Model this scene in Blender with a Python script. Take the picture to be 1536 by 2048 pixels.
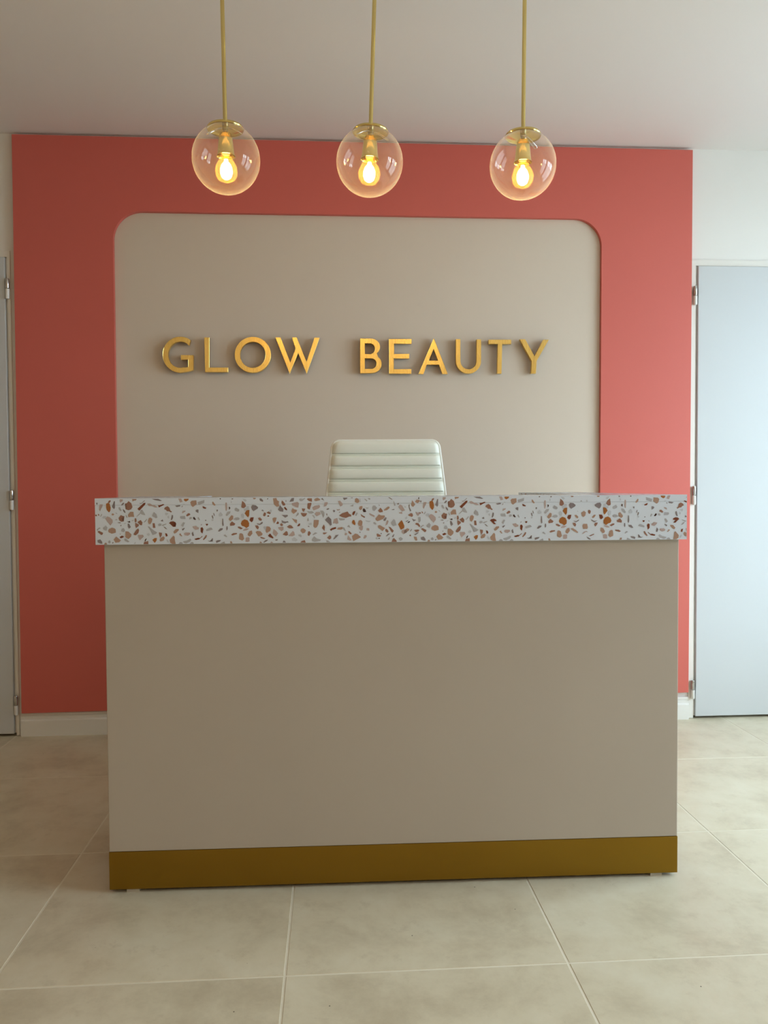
import bpy, bmesh, math, random
from mathutils import Vector, Matrix

# ---------------------------------------------------------------- clear
for o in list(bpy.data.objects):
    bpy.data.objects.remove(o, do_unlink=True)
scene = bpy.context.scene
C = scene.collection
random.seed(7)

# ---------------------------------------------------------------- camera
cam_d = bpy.data.cameras.new('camera')
cam = bpy.data.objects.new('camera', cam_d)
C.objects.link(cam)
PITCH, ROLL, YAW = 0.0315, 0.0060, 0.0654
_f = Vector((math.sin(YAW) * math.cos(PITCH), math.cos(YAW) * math.cos(PITCH), -math.sin(PITCH)))
_r = Vector((math.cos(YAW), -math.sin(YAW), 0.0))
_d = _f.cross(_r)
_r2 = _r * math.cos(ROLL) + _d * math.sin(ROLL)
_d2 = _d * math.cos(ROLL) - _r * math.sin(ROLL)
m = Matrix((_r2, -_d2, -_f)).transposed().to_4x4()
m.translation = Vector((0.706, -1.6234, 1.0161))
cam.matrix_world = m
cam_d.sensor_fit = 'VERTICAL'
cam_d.sensor_height = 36.0
cam_d.lens = 1579.66 / 2048 * 36.0
cam_d.clip_start = 0.02
scene.camera = cam

# ---------------------------------------------------------------- daylight
world = bpy.data.worlds.new('World')
scene.world = world
world.use_nodes = True
wn = world.node_tree.nodes
wn['Background'].inputs[0].default_value = (0.70, 0.88, 1.0, 1)   # overcast sky
wn['Background'].inputs[1].default_value = 11.4

# room limits and window openings
XL, XR, YF, YB, ZC = -3.0, 3.55, -5.0, 1.70, 2.45
WIN_R = [(-1.05, -0.2), (0.0, 1.25)]              # Y ranges in the right wall
WIN_F = []
WZ = (0.35, 2.25)

def portal(name, loc, rot, sx, sy):
    l = bpy.data.lights.new(name, 'AREA')
    l.shape = 'RECTANGLE'; l.size = sx; l.size_y = sy
    l.cycles.is_portal = True
    o = bpy.data.objects.new(name, l)
    o.location = loc; o.rotation_euler = rot
    C.objects.link(o)
for a, b in WIN_R:
    portal('window_daylight', (XR + 0.02, (a + b) / 2, sum(WZ) / 2), (0, math.pi / 2, 0), WZ[1] - WZ[0], b - a)
for a, b in WIN_F:
    portal('window_daylight', ((a + b) / 2, YF - 0.02, sum(WZ) / 2), (math.pi / 2, 0, 0), b - a, WZ[1] - WZ[0])

scene.view_settings.view_transform = 'Standard'
scene.view_settings.look = 'None'
scene.view_settings.gamma = 1
scene.view_settings.use_curve_mapping = False
scene.view_settings.exposure = 0.14
scene.cycles.max_bounces = 9
scene.cycles.diffuse_bounces = 5
scene.cycles.glossy_bounces = 4
scene.cycles.transparent_max_bounces = 16
scene.cycles.use_light_tree = False
scene.cycles.caustics_reflective = False
scene.cycles.caustics_refractive = False
scene.cycles.use_adaptive_sampling = True
scene.cycles.adaptive_threshold = 0.06
scene.cycles.use_denoising = True
scene.cycles.sample_clamp_indirect = 8.0

# ---------------------------------------------------------------- materials
def srgb(r, g, b):
    f = lambda c: (c / 255 / 12.92) if c / 255 <= 0.04045 else ((c / 255 + 0.055) / 1.055) ** 2.4
    return (f(r), f(g), f(b), 1)

def mat(name, col, rough=0.6, metal=0.0, spec=0.5, var=0.0, vscale=3.0, bump=0.0, bscale=300.0, stretch=(1, 1, 1)):
    m = bpy.data.materials.new(name)
    m.use_nodes = True
    nt = m.node_tree
    p = nt.nodes['Principled BSDF']
    p.inputs['Roughness'].default_value = rough
    p.inputs['Metallic'].default_value = metal
    p.inputs['Specular IOR Level'].default_value = spec
    p.inputs['Base Color'].default_value = (*col[:3], 1)
    geo = nt.nodes.new('ShaderNodeNewGeometry')
    mp = nt.nodes.new('ShaderNodeMapping'); mp.inputs['Scale'].default_value = stretch
    nt.links.new(geo.outputs['Position'], mp.inputs['Vector'])
    if var > 0:
        n = nt.nodes.new('ShaderNodeTexNoise'); n.inputs['Scale'].default_value = vscale
        n.inputs['Detail'].default_value = 6
        r = nt.nodes.new('ShaderNodeValToRGB')
        r.color_ramp.elements[0].position = 0.3; r.color_ramp.elements[1].position = 0.7
        r.color_ramp.elements[0].color = (*[c * (1 - var) for c in col[:3]], 1)
        r.color_ramp.elements[1].color = (*[min(1, c * (1 + var)) for c in col[:3]], 1)
        nt.links.new(mp.outputs[0], n.inputs['Vector'])
        nt.links.new(n.outputs['Fac'], r.inputs['Fac'])
        nt.links.new(r.outputs['Color'], p.inputs['Base Color'])
    if bump > 0:
        n2 = nt.nodes.new('ShaderNodeTexNoise'); n2.inputs['Scale'].default_value = bscale
        n2.inputs['Detail'].default_value = 3
        b = nt.nodes.new('ShaderNodeBump'); b.inputs['Strength'].default_value = bump
        b.inputs['Distance'].default_value = 0.001
        nt.links.new(mp.outputs[0], n2.inputs['Vector'])
        nt.links.new(n2.outputs['Fac'], b.inputs['Height'])
        nt.links.new(b.outputs['Normal'], p.inputs['Normal'])
    return m

def glass_mat(name, lo, hi, tint=(1, 1, 1), power=2.5, rough=0.0, haze=None):
    """thin clear glass: transparent, mirror-like towards grazing angles"""
    m = bpy.data.materials.new(name); m.use_nodes = True
    nt = m.node_tree; nt.nodes.clear()
    out = nt.nodes.new('ShaderNodeOutputMaterial')
    mix = nt.nodes.new('ShaderNodeMixShader')
    tr = nt.nodes.new('ShaderNodeBsdfTransparent'); tr.inputs[0].default_value = (*tint, 1)
    gl = nt.nodes.new('ShaderNodeBsdfGlossy'); gl.inputs['Roughness'].default_value = rough
    lw = nt.nodes.new('ShaderNodeLayerWeight'); lw.inputs['Blend'].default_value = 0.5
    pw = nt.nodes.new('ShaderNodeMath'); pw.operation = 'POWER'; pw.inputs[1].default_value = power
    mr = nt.nodes.new('ShaderNodeMapRange')
    mr.inputs['To Min'].default_value = lo; mr.inputs['To Max'].default_value = hi
    nt.links.new(lw.outputs['Facing'], pw.inputs[0])
    nt.links.new(pw.outputs[0], mr.inputs['Value'])
    nt.links.new(mr.outputs[0], mix.inputs['Fac'])
    nt.links.new(tr.outputs[0], mix.inputs[1]); nt.links.new(gl.outputs[0], mix.inputs[2])
    last = mix
    if haze:      # scattering put in for lens glare: warm bulb halo, pale globe rim
        amount, edge, hcol = haze
        tl = nt.nodes.new('ShaderNodeBsdfTranslucent'); tl.inputs[0].default_value = (*hcol, 1)
        df = nt.nodes.new('ShaderNodeBsdfDiffuse'); df.inputs[0].default_value = (*hcol, 1)
        hm = nt.nodes.new('ShaderNodeMixShader'); hm.inputs[0].default_value = 0.5
        nt.links.new(tl.outputs[0], hm.inputs[1]); nt.links.new(df.outputs[0], hm.inputs[2])
        mr2 = nt.nodes.new('ShaderNodeMapRange')
        mr2.inputs['To Min'].default_value = amount; mr2.inputs['To Max'].default_value = edge
        nt.links.new(pw.outputs[0], mr2.inputs['Value'])
        last = nt.nodes.new('ShaderNodeMixShader')
        nt.links.new(mr2.outputs[0], last.inputs[0])
        nt.links.new(mix.outputs[0], last.inputs[1]); nt.links.new(hm.outputs[0], last.inputs[2])
    nt.links.new(last.outputs[0], out.inputs[0])
    return m

def emit_mat(name, col, strength):
    m = bpy.data.materials.new(name); m.use_nodes = True
    nt = m.node_tree; nt.nodes.clear()
    out = nt.nodes.new('ShaderNodeOutputMaterial')
    e = nt.nodes.new('ShaderNodeEmission')
    e.inputs[0].default_value = (*col, 1); e.inputs[1].default_value = strength
    nt.links.new(e.outputs[0], out.inputs[0])
    return m

def tile_mat():
    m = bpy.data.materials.new('stoneware_tile'); m.use_nodes = True
    nt = m.node_tree; p = nt.nodes['Principled BSDF']
    N = nt.nodes.new; L = nt.links.new
    geo = N('ShaderNodeNewGeometry'); info = N('ShaderNodeObjectInfo')
    mul = N('ShaderNodeMath'); mul.operation = 'MULTIPLY'; mul.inputs[1].default_value = 40
    comb = N('ShaderNodeCombineXYZ')
    L(info.outputs['Random'], mul.inputs[0]); L(mul.outputs[0], comb.inputs[2])
    add = N('ShaderNodeVectorMath'); add.operation = 'ADD'
    L(geo.outputs['Position'], add.inputs[0]); L(comb.outputs[0], add.inputs[1])
    n1 = N('ShaderNodeTexNoise'); n1.inputs['Scale'].default_value = 5.0; n1.inputs['Detail'].default_value = 8
    n1.inputs['Roughness'].default_value = 0.68; n1.inputs['Distortion'].default_value = 0.15
    L(add.outputs[0], n1.inputs['Vector'])
    r1 = N('ShaderNodeValToRGB'); cr = r1.color_ramp
    cr.elements[0].position = 0.30; cr.elements[0].color = TILE_LO
    cr.elements[1].position = 0.70; cr.elements[1].color = TILE_HI
    e = cr.elements.new(0.5); e.color = TILE_MID
    L(n1.outputs['Fac'], r1.inputs['Fac'])
    # small brownish blotches and pin pricks
    n2 = N('ShaderNodeTexNoise'); n2.inputs['Scale'].default_value = 16.0; n2.inputs['Detail'].default_value = 10
    n2.inputs['Roughness'].default_value = 0.75
    L(add.outputs[0], n2.inputs['Vector'])
    r2 = N('ShaderNodeValToRGB'); r2.color_ramp.elements[0].position = 0.56; r2.color_ramp.elements[1].position = 0.80
    r2.color_ramp.elements[0].color = (0, 0, 0, 1); r2.color_ramp.elements[1].color = (0.62, 0.62, 0.62, 1)
    L(n2.outputs['Fac'], r2.inputs['Fac'])
    mx = N('ShaderNodeMixRGB'); mx.inputs[2].default_value = TILE_SPOT
    L(r2.outputs[0], mx.inputs[0]); L(r1.outputs[0], mx.inputs[1])
    v = N('ShaderNodeTexVoronoi'); v.inputs['Scale'].default_value = 14
    L(add.outputs[0], v.inputs['Vector'])
    lt = N('ShaderNodeMath'); lt.operation = 'LESS_THAN'; lt.inputs[1].default_value = 0.022
    L(v.outputs['Distance'], lt.inputs[0])
    mx2 = N('ShaderNodeMixRGB'); mx2.inputs[2].default_value = (0.10, 0.08, 0.05, 1)
    L(lt.outputs[0], mx2.inputs[0]); L(mx.outputs[0], mx2.inputs[1])
    L(mx2.outputs[0], p.inputs['Base Color'])
    mr = N('ShaderNodeMapRange'); mr.inputs['To Min'].default_value = 0.30; mr.inputs['To Max'].default_value = 0.48
    L(n1.outputs['Fac'], mr.inputs['Value']); L(mr.outputs[0], p.inputs['Roughness'])
    b = N('ShaderNodeBump'); b.inputs['Strength'].default_value = 0.12; b.inputs['Distance'].default_value = 0.002
    L(n2.outputs['Fac'], b.inputs['Height']); L(b.outputs['Normal'], p.inputs['Normal'])
    p.inputs['Specular IOR Level'].default_value = 0.4
    return m

def gold_mat(name, col, rough):
    m = bpy.data.materials.new(name); m.use_nodes = True
    nt = m.node_tree; p = nt.nodes['Principled BSDF']
    N = nt.nodes.new; L = nt.links.new
    p.inputs['Metallic'].default_value = 1.0
    p.inputs['Base Color'].default_value = (*col, 1)
    geo = N('ShaderNodeNewGeometry'); mp = N('ShaderNodeMapping'); mp.inputs['Scale'].default_value = (600, 600, 12)
    n = N('ShaderNodeTexNoise'); n.inputs['Scale'].default_value = 1.0; n.inputs['Detail'].default_value = 2
    L(geo.outputs['Position'], mp.inputs[0]); L(mp.outputs[0], n.inputs['Vector'])
    mr = N('ShaderNodeMapRange'); mr.inputs['To Min'].default_value = rough - 0.03; mr.inputs['To Max'].default_value = rough + 0.03
    L(n.outputs['Fac'], mr.inputs['Value']); L(mr.outputs[0], p.inputs['Roughness'])
    return m

TILE_LO = (0.53, 0.46, 0.33, 1)
TILE_MID = (0.66, 0.595, 0.445, 1)
TILE_HI = (0.72, 0.665, 0.52, 1)
TILE_SPOT = (0.45, 0.375, 0.26, 1)
M = {
    'white_wall': mat('white_wall_paint', (0.83, 0.82, 0.80), 0.75, bump=0.15, bscale=260),
    'warm_wall': mat('bounce_beige_wall_paint', (0.80, 0.65, 0.51), 0.75, bump=0.15, bscale=260),  # beige picked for unseen walls to throw warm bounce light
    'ceiling': mat('ceiling_paint', (0.81, 0.775, 0.75), 0.85, bump=0.1, bscale=200),
    'coral': mat('coral_paint', (0.655, 0.138, 0.108), 0.48, spec=0.5, var=0.02, vscale=2, bump=0.12, bscale=300),
    'beige': mat('beige_paint', (0.69, 0.595, 0.50), 0.6, spec=0.35, var=0.015, vscale=2, bump=0.12, bscale=300),
    'desk': mat('beige_desk_paint', (0.465, 0.415, 0.360), 0.5, spec=0.4, var=0.02, vscale=2.5, bump=0.06, bscale=200),
    'door': mat('door_lacquer', (0.61, 0.635, 0.66), 0.42, spec=0.4),
    'frame': mat('door_frame_lacquer', (0.80, 0.78, 0.74), 0.4, spec=0.4),
    'base': mat('baseboard_lacquer', (0.82, 0.81, 0.78), 0.4, spec=0.4),
    'grout': mat('grout', (0.76, 0.71, 0.58), 0.85, bump=0.4, bscale=150),
    'tile': tile_mat(),
    'terrazzo': mat('terrazzo_white_ground', (0.70, 0.79, 0.93), 0.22, spec=0.5),
    'gold': gold_mat('brushed_gold_letter', (1.0, 0.74, 0.24), 0.28),
    'band': gold_mat('brushed_brass_band', (0.30, 0.175, 0.024), 0.42),
    'brass': mat('polished_brass', (0.78, 0.62, 0.24), 0.14, 1.0),
    'steel': mat('hinge_steel', (0.55, 0.55, 0.55), 0.22, 1.0),
    'chrome': mat('chrome', (0.75, 0.75, 0.76), 0.12, 1.0),
    'pad': mat('levelling_pad', (0.50, 0.47, 0.40), 0.6),
    'plastic': mat('pale_plastic', (0.80, 0.79, 0.77), 0.35),
    'black': mat('black_plastic', (0.02, 0.02, 0.02), 0.4),
    'leather': mat('cream_leather', (0.90, 0.93, 0.84), 0.42, spec=0.4, var=0.02, vscale=8, bump=0.25, bscale=500),
    'piping': mat('cream_piping', (0.93, 0.94, 0.88), 0.35),
    'globe': glass_mat('clear_globe_glass', 0.065, 0.75, (0.985, 0.985, 0.98), 4.0, haze=(0.045, 0.30, (0.95, 0.92, 0.86))),
    'bulb_glass': glass_mat('amber_bulb_glass', 0.03, 0.12, (1.0, 0.88, 0.62), 2.5, haze=(0.045, 0.05, (1.0, 0.66, 0.22))),
    'pane': glass_mat('window_pane_glass', 0.05, 0.6, (0.96, 0.98, 0.98), 3.0),
    'glow': emit_mat('bulb_glow', (1.0, 0.66, 0.30), 76.0),
    'fill_downlight': emit_mat('fill_downlight_lens', (1.0, 0.77, 0.51), 135.0),  # added fill, warms and brightens the room from out of view
    'wframe': mat('window_frame_white', (0.8, 0.8, 0.8), 0.4),
}
def lin(c): return srgb(*c)[:3]
_b = lin((153, 156, 157))
def chipcol(c): return tuple(min(1.0, a / q * w) for a, q, w in zip(lin(c), _b, (0.70, 0.79, 0.93)))
CHIP = {k: mat('terrazzo_chip_' + n, chipcol(c), 0.24) for k, n, c in (
    ('t', 'rosy_tan', (129, 113, 106)), ('b', 'tan', (122, 97, 81)), ('m', 'brown', (106, 75, 61)),
    ('o', 'orange', (116, 70, 33)), ('r', 'rust', (84, 42, 27)), ('d', 'dark_grey', (94, 86, 85)),
    ('g', 'grey', (122, 120, 119)), ('s', 'pale_grey', (136, 138, 139)), ('k', 'black', (42, 26, 26)))}

# ---------------------------------------------------------------- mesh helpers
def obj(name, bm, material, parent=None, smooth=False, loc=None):
    me = bpy.data.meshes.new(name)
    bmesh.ops.recalc_face_normals(bm, faces=bm.faces)
    bm.to_mesh(me); bm.free()
    mats = material if isinstance(material, (list, tuple)) else [material]
    for mm in mats: me.materials.append(mm)
    if smooth:
        for p in me.polygons: p.use_smooth = True
        try: me.set_sharp_from_angle(angle=math.radians(40))
        except Exception: pass
    o = bpy.data.objects.new(name, me)
    C.objects.link(o)
    if parent: o.parent = parent
    if loc: o.location = loc
    return o

def empty(name, loc, rz=0.0):
    o = bpy.data.objects.new(name, None)
    o.empty_display_size = 0.1
    o.location = loc; o.rotation_euler = (0, 0, rz)
    C.objects.link(o)
    return o

def tag(o, label, cat, group=None):
    o['label'] = label; o['category'] = cat
    if group: o['group'] = group
    return o

def struct(o, label, cat='room part'):
    o['kind'] = 'structure'; o['label'] = label; o['category'] = cat
    return o

def box(bm, x0, x1, y0, y1, z0, z1, bev=0.0):
    vs = [bm.verts.new(p) for p in ((x0, y0, z0), (x1, y0, z0), (x1, y1, z0), (x0, y1, z0),
                                    (x0, y0, z1), (x1, y0, z1), (x1, y1, z1), (x0, y1, z1))]
    fs = [bm.faces.new([vs[i] for i in f]) for f in ((3, 2, 1, 0), (4, 5, 6, 7), (0, 1, 5, 4), (1, 2, 6, 5), (2, 3, 7, 6), (3, 0, 4, 7))]
    if bev > 0:
        es = list({e for f in fs for e in f.edges})
        bmesh.ops.bevel(bm, geom=es, offset=bev, segments=2, profile=0.5, affect='EDGES')
    return bm

def nbox(*a, **k):
    return box(bmesh.new(), *a, **k)

def prism_xz(bm, outline, y0, y1, holes=()):
    """solid with an outline in the XZ plane between two Y values"""
    loops = [outline] + list(holes)
    for y in (y0, y1):
        edges = []
        for lp in loops:
            vs = [bm.verts.new((x, y, z)) for x, z in lp]
            edges += [bm.edges.new((vs[i], vs[(i + 1) % len(vs)])) for i in range(len(vs))]
        bmesh.ops.triangle_fill(bm, use_beauty=True, edges=edges)
    for lp in loops:
        n = len(lp)
        for i in range(n):
            (xa, za), (xb, zb) = lp[i], lp[(i + 1) % n]
            v = [bm.verts.new(p) for p in ((xa, y0, za), (xb, y0, zb), (xb, y1, zb), (xa, y1, za))]
            bm.faces.new(v)
    bmesh.ops.remove_doubles(bm, verts=bm.verts, dist=1e-6)
    return bm

def prism_xy(bm, outline, z0, z1):
    lo = [bm.verts.new((x, y, z0)) for x, y in outline]
    hi = [bm.verts.new((x, y, z1)) for x, y in outline]
    bm.faces.new(lo[::-1]); bm.faces.new(hi)
    n = len(lo)
    for i in range(n):
        bm.faces.new((lo[i], lo[(i + 1) % n], hi[(i + 1) % n], hi[i]))
    return bm

def lathe(bm, prof, seg=32, center=(0, 0, 0), closed=True):
    """revolve (r, z) profile about Z"""
    cx, cy, cz = center
    rings = []
    for r, z in prof:
        if r < 1e-6:
            rings.append([bm.verts.new((cx, cy, cz + z))])
        else:
            rings.append([bm.verts.new((cx + r * math.cos(2 * math.pi * i / seg), cy + r * math.sin(2 * math.pi * i / seg), cz + z)) for i in range(seg)])
    for a, b in zip(rings, rings[1:]):
        for i in range(seg):
            j = (i + 1) % seg
            if len(a) == 1 and len(b) == 1: continue
            if len(a) == 1: bm.faces.new((a[0], b[i], b[j]))
            elif len(b) == 1: bm.faces.new((a[i], a[j], b[0]))
            else: bm.faces.new((a[i], a[j], b[j], b[i]))
    return bm

def tube(bm, pts, r, seg=8, closed=False):
    pts = [Vector(p) for p in pts]
    n = len(pts); rings = []
    up = None
    for i, p in enumerate(pts):
        if closed: t = (pts[(i + 1) % n] - pts[i - 1])
        else: t = pts[min(i + 1, n - 1)] - pts[max(i - 1, 0)]
        t.normalize()
        if up is None:
            up = Vector((0, 0, 1)) if abs(t.z) < 0.9 else Vector((1, 0, 0))
        s = t.cross(up); 
        if s.length < 1e-4: s = t.cross(Vector((0, 1, 0)))
        s.normalize(); up = s.cross(t).normalized()
        rr = r[i] if isinstance(r, (list, tuple)) else r
        rings.append([bm.verts.new(p + (s * math.cos(2 * math.pi * k / seg) + up * math.sin(2 * math.pi * k / seg)) * rr) for k in range(seg)])
    for i in range(n if closed else n - 1):
        a, b = rings[i], rings[(i + 1) % n]
        for k in range(seg):
            bm.faces.new((a[k], a[(k + 1) % seg], b[(k + 1) % seg], b[k]))
    if not closed:
        bm.faces.new(rings[0][::-1]); bm.faces.new(rings[-1])
    return bm

def copy_tree(o, parent=None):
    c = o.copy(); C.objects.link(c); c.parent = parent
    for ch in list(o.children):
        copy_tree(ch, c)
    return c

# ================================================================ the room
T = 0.6
fl = obj('floor', nbox(XL - 0.2, XR + 0.2, YF - 0.2, YB + 0.2, -0.12, -0.0008), M['grout'])
struct(fl, 'floor of large square beige stone-look tiles', 'floor')
_tiles = {}
def tile_mesh(w, h):
    key = (round(w, 3), round(h, 3))
    if key in _tiles: return _tiles[key]
    bm = bmesh.new(); c = 0.0012
    def ring(d, z): return [bm.verts.new(p) for p in ((-w / 2 + d, -h / 2 + d, z), (w / 2 - d, -h / 2 + d, z), (w / 2 - d, h / 2 - d, z), (-w / 2 + d, h / 2 - d, z))]
    a, b, t = ring(0, -0.009), ring(0, -c), ring(c, 0)
    for p, q in ((a, b), (b, t)):
        for i in range(4): bm.faces.new((p[i], p[(i + 1) % 4], q[(i + 1) % 4], q[i]))
    bm.faces.new(t)
    me = bpy.data.meshes.new('tile'); bm.to_mesh(me); bm.free(); me.materials.append(M['tile'])
    _tiles[key] = me
    return me
G = 0.0042
for i in range(math.floor(XL / T), math.ceil(XR / T)):
    for j in range(math.floor(YF / T), math.ceil(YB / T)):
        x0, x1 = max(i * T + G / 2, XL + 0.002), min((i + 1) * T - G / 2, XR - 0.002)
        y0, y1 = max(j * T + G / 2, YF + 0.002), min((j + 1) * T - G / 2, YB + 0.10)
        if x1 - x0 < 0.01 or y1 - y0 < 0.01: continue
        o = bpy.data.objects.new('tile', tile_mesh(x1 - x0, y1 - y0)); C.objects.link(o)
        o.parent = fl; o.location = ((x0 + x1) / 2, (y0 + y1) / 2, 0)
        o.rotation_euler = (random.uniform(-1, 1) * 0.0006, random.uniform(-1, 1) * 0.0006, 0)

bm = nbox(XR + 0.2, XR + 45, -45, 45, -0.4, -0.15)
struct(obj('ground', bm, mat('pavement', (0.55, 0.54, 0.51), 0.9, var=0.05, vscale=1.5)), 'grey paved ground outside the windows', 'ground')
struct(obj('ceiling', nbox(XL - 0.2, XR + 0.2, YF - 0.2, YB + 0.2, ZC, ZC + 0.15), M['ceiling']), 'smooth white painted ceiling', 'ceiling')

# back wall with two shallow door recesses
DR = (2.2695, 3.1415); DL = (-1.4725, -0.6005); DH = 1.956
bm = bmesh.new()
box(bm, XL - 0.2, XR + 0.2, YB + 0.10, YB + 0.25, -0.01, ZC)
for x0, x1 in ((XL - 0.2, DL[0]), (DL[1], DR[0]), (DR[1], XR + 0.2)):
    box(bm, x0, x1, YB, YB + 0.10, -0.01, ZC)
for x0, x1 in (DL, DR):
    box(bm, x0, x1, YB, YB + 0.10, DH, ZC)
struct(obj('wall_back', bm, M['white_wall']), 'white painted back wall with two doors', 'wall')

def wall_with_openings(name, axis, at, depth, lo, hi, opens, label, paint='white_wall'):
    """axis 'x': wall in the YZ plane; axis 'y': wall in the XZ plane"""
    bm = bmesh.new()
    def b(a0, a1, z0, z1):
        if axis == 'x': box(bm, min(at, at + depth), max(at, at + depth), a0, a1, z0, z1)
        else: box(bm, a0, a1, min(at, at + depth), max(at, at + depth), z0, z1)
    cur = lo
    for a, c in opens:
        b(cur, a, -0.01, ZC); b(a, c, -0.01, WZ[0]); b(a, c, WZ[1], ZC); cur = c
    b(cur, hi, -0.01, ZC)
    struct(obj(name, bm, M[paint]), label, 'wall')
wall_with_openings('wall_right', 'x', XR, 0.2, YF, YB, WIN_R, 'white side wall with two tall windows')
wall_with_openings('wall_left', 'x', XL, -0.2, YF, YB, [], 'plain unseen side wall, beige added for warm bounce', 'warm_wall')
wall_with_openings('wall_front', 'y', YF, -0.2, XL - 0.2, XR + 0.2, WIN_F, 'unseen wall opposite the reception desk, beige added for warm bounce', 'warm_wall')

def window(n, axis, at, a, c, label):
    w = empty('window_%d' % n, (at, (a + c) / 2, WZ[0]) if axis == 'x' else ((a + c) / 2, at, WZ[0]))
    w['kind'] = 'structure'; w['label'] = label; w['category'] = 'window'
    hw = (c - a) / 2; H = WZ[1] - WZ[0]
    def b(bm, u0, u1, d0, d1, z0, z1):
        if axis == 'x': box(bm, d0, d1, u0, u1, z0, z1)
        else: box(bm, u0, u1, d0, d1, z0, z1)
    s = 1 if axis == 'x' else -1
    d0, d1 = sorted((s * 0.06, s * 0.12))
    bm = bmesh.new()
    b(bm, -hw, -hw + 0.06, d0, d1, 0, H); b(bm, hw - 0.06, hw, d0, d1, 0, H)
    b(bm, -hw + 0.06, hw - 0.06, d0, d1, 0, 0.06); b(bm, -hw + 0.06, hw - 0.06, d0, d1, H - 0.06, H)
    obj('window_frame', bm, M['wframe'], w)
    bm = bmesh.new(); b(bm, -0.035, 0.035, d0, d1, 0.06, H - 0.06)
    obj('mullion', bm, M['wframe'], w)
    for u0, u1 in ((-hw + 0.06, -0.035), (0.035, hw - 0.06)):
        bm = bmesh.new(); dm = (d0 + d1) / 2
        q = [(dm, u0, 0.06), (dm, u1, 0.06), (dm, u1, H - 0.06), (dm, u0, H - 0.06)]
        if axis == 'y': q = [(p[1], p[0], p[2]) for p in q]
        bm.faces.new([bm.verts.new(p) for p in q])
        obj('pane', bm, M['pane'], w)
k = 1
for a, c in WIN_R: window(k, 'x', XR, a, c, 'tall two-light window in the side wall, the one %s the back wall' % ('farther from' if k == 1 else 'nearer')); k += 1
for a, c in WIN_F: window(k, 'y', YF, a, c, 'two-light window opposite the desk'); k += 1

# ---------------------------------------------------------------- doors
def door(n, x_edge, side, wide, hx, label):
    """side=+1: hinges at the left edge, leaf extends to the right"""
    d = empty('door_%d' % n, (x_edge, YB, 0))
    d['kind'] = 'structure'; d['label'] = label; d['category'] = 'door'
    S = lambda a, b: tuple(sorted((side * a, side * b)))
    # steel frame: jambs and head, slightly proud of the wall
    bm = bmesh.new()
    def jamb(a, b):
        x0, x1 = S(a, b); box(bm, x0, x1, -0.007, 0.09, 0.004, 1.98)
    jamb(-wide, -0.002); jamb(0.866, 0.890)
    x0, x1 = S(-0.002, 0.866); box(bm, x0, x1, -0.007, 0.09, 1.955, 1.98)
    obj('door_frame', bm, M['frame'], d)
    x0, x1 = S(0.006, 0.860)
    obj('door_leaf', nbox(x0, x1, -0.013, 0.028, 0.011, 1.9535, bev=0.0025), M['door'], d)
    bm = bmesh.new(); x0, x1 = S(-0.002, 0.0055); box(bm, x0, x1, 0.0, 0.085, 0.012, 1.955)
    obj('door_rebate', bm, M['frame'], d)
    for z1 in (1.866, 1.012, 0.170):
        h = obj('hinge', lathe(bmesh.new(), [(0, 0), (0.0062, 0), (0.0078, 0.003), (0.0078, 0.036), (0.0068, 0.040), (0, 0.040)], 16), M['steel'], d, True, (side * -hx, -0.0165, z1 - 0.040))
        obj('hinge_sleeve', lathe(bmesh.new(), [(0, -0.040), (0.0062, -0.040), (0.0078, -0.037), (0.0078, -0.0012), (0, -0.0012)], 16), M['plastic'], h, True)
        bm = bmesh.new(); box(bm, -0.004, 0.004, 0.004, 0.013, -0.036, 0.036)
        obj('hinge_plate', bm, M['steel'], h)
    bm = bmesh.new()
    x = side * 0.80
    lathe(bm, [(0, 0), (0.024, 0), (0.024, 0.008), (0.010, 0.010), (0.010, 0.045), (0, 0.045)], 20)
    bmesh.ops.rotate(bm, verts=bm.verts, cent=(0, 0, 0), matrix=Matrix.Rotation(math.pi / 2, 3, 'X'))
    bmesh.ops.translate(bm, verts=bm.verts, vec=(x, -0.0095, 1.03))
    tube(bm, [(x + side * 0.008, -0.048, 1.03), (x - side * 0.06, -0.05, 1.03), (x - side * 0.12, -0.046, 1.03)], 0.009, 10)
    obj('door_handle', bm, M['steel'], d, True)
    return d
door(1, DR[0], 1, 0.025, 0.0085, 'plain white door right of the coral panel, three hinges on its left edge')
door(2, DL[1], -1, 0.0135, 0.0050, 'plain white door left of the coral panel, only its hinge edge in view')

# ---------------------------------------------------------------- recessed lights added out of view behind the camera for warm fill
for (x, y), lab in zip(((0.45, -2.3), (1.5, -2.3), (2.5, -3.0), (-0.6, -3.6), (0.45, -3.6), (1.5, -3.6)),
        ('nearest the camera on its left', 'nearest the camera on its right', 'beside the window wall', 'leftmost of the far row', 'in the middle of the far row', 'rightmost of the far row')):
    d = empty('fill_downlight', (x, y, ZC))
    tag(d, 'unseen round ceiling light added for warm fill, ' + lab, 'ceiling light', 'added warm fill lights')
    obj('trim_ring', lathe(bmesh.new(), [(0.060, 0.0), (0.060, -0.003), (0.063, -0.006), (0.078, -0.005), (0.080, 0.0)], 40), M['plastic'], d, True)
    obj('lens', lathe(bmesh.new(), [(0.0595, -0.0002), (0.0595, -0.003), (0.0, -0.003)], 40), M['fill_downlight'], d, True)

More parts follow.
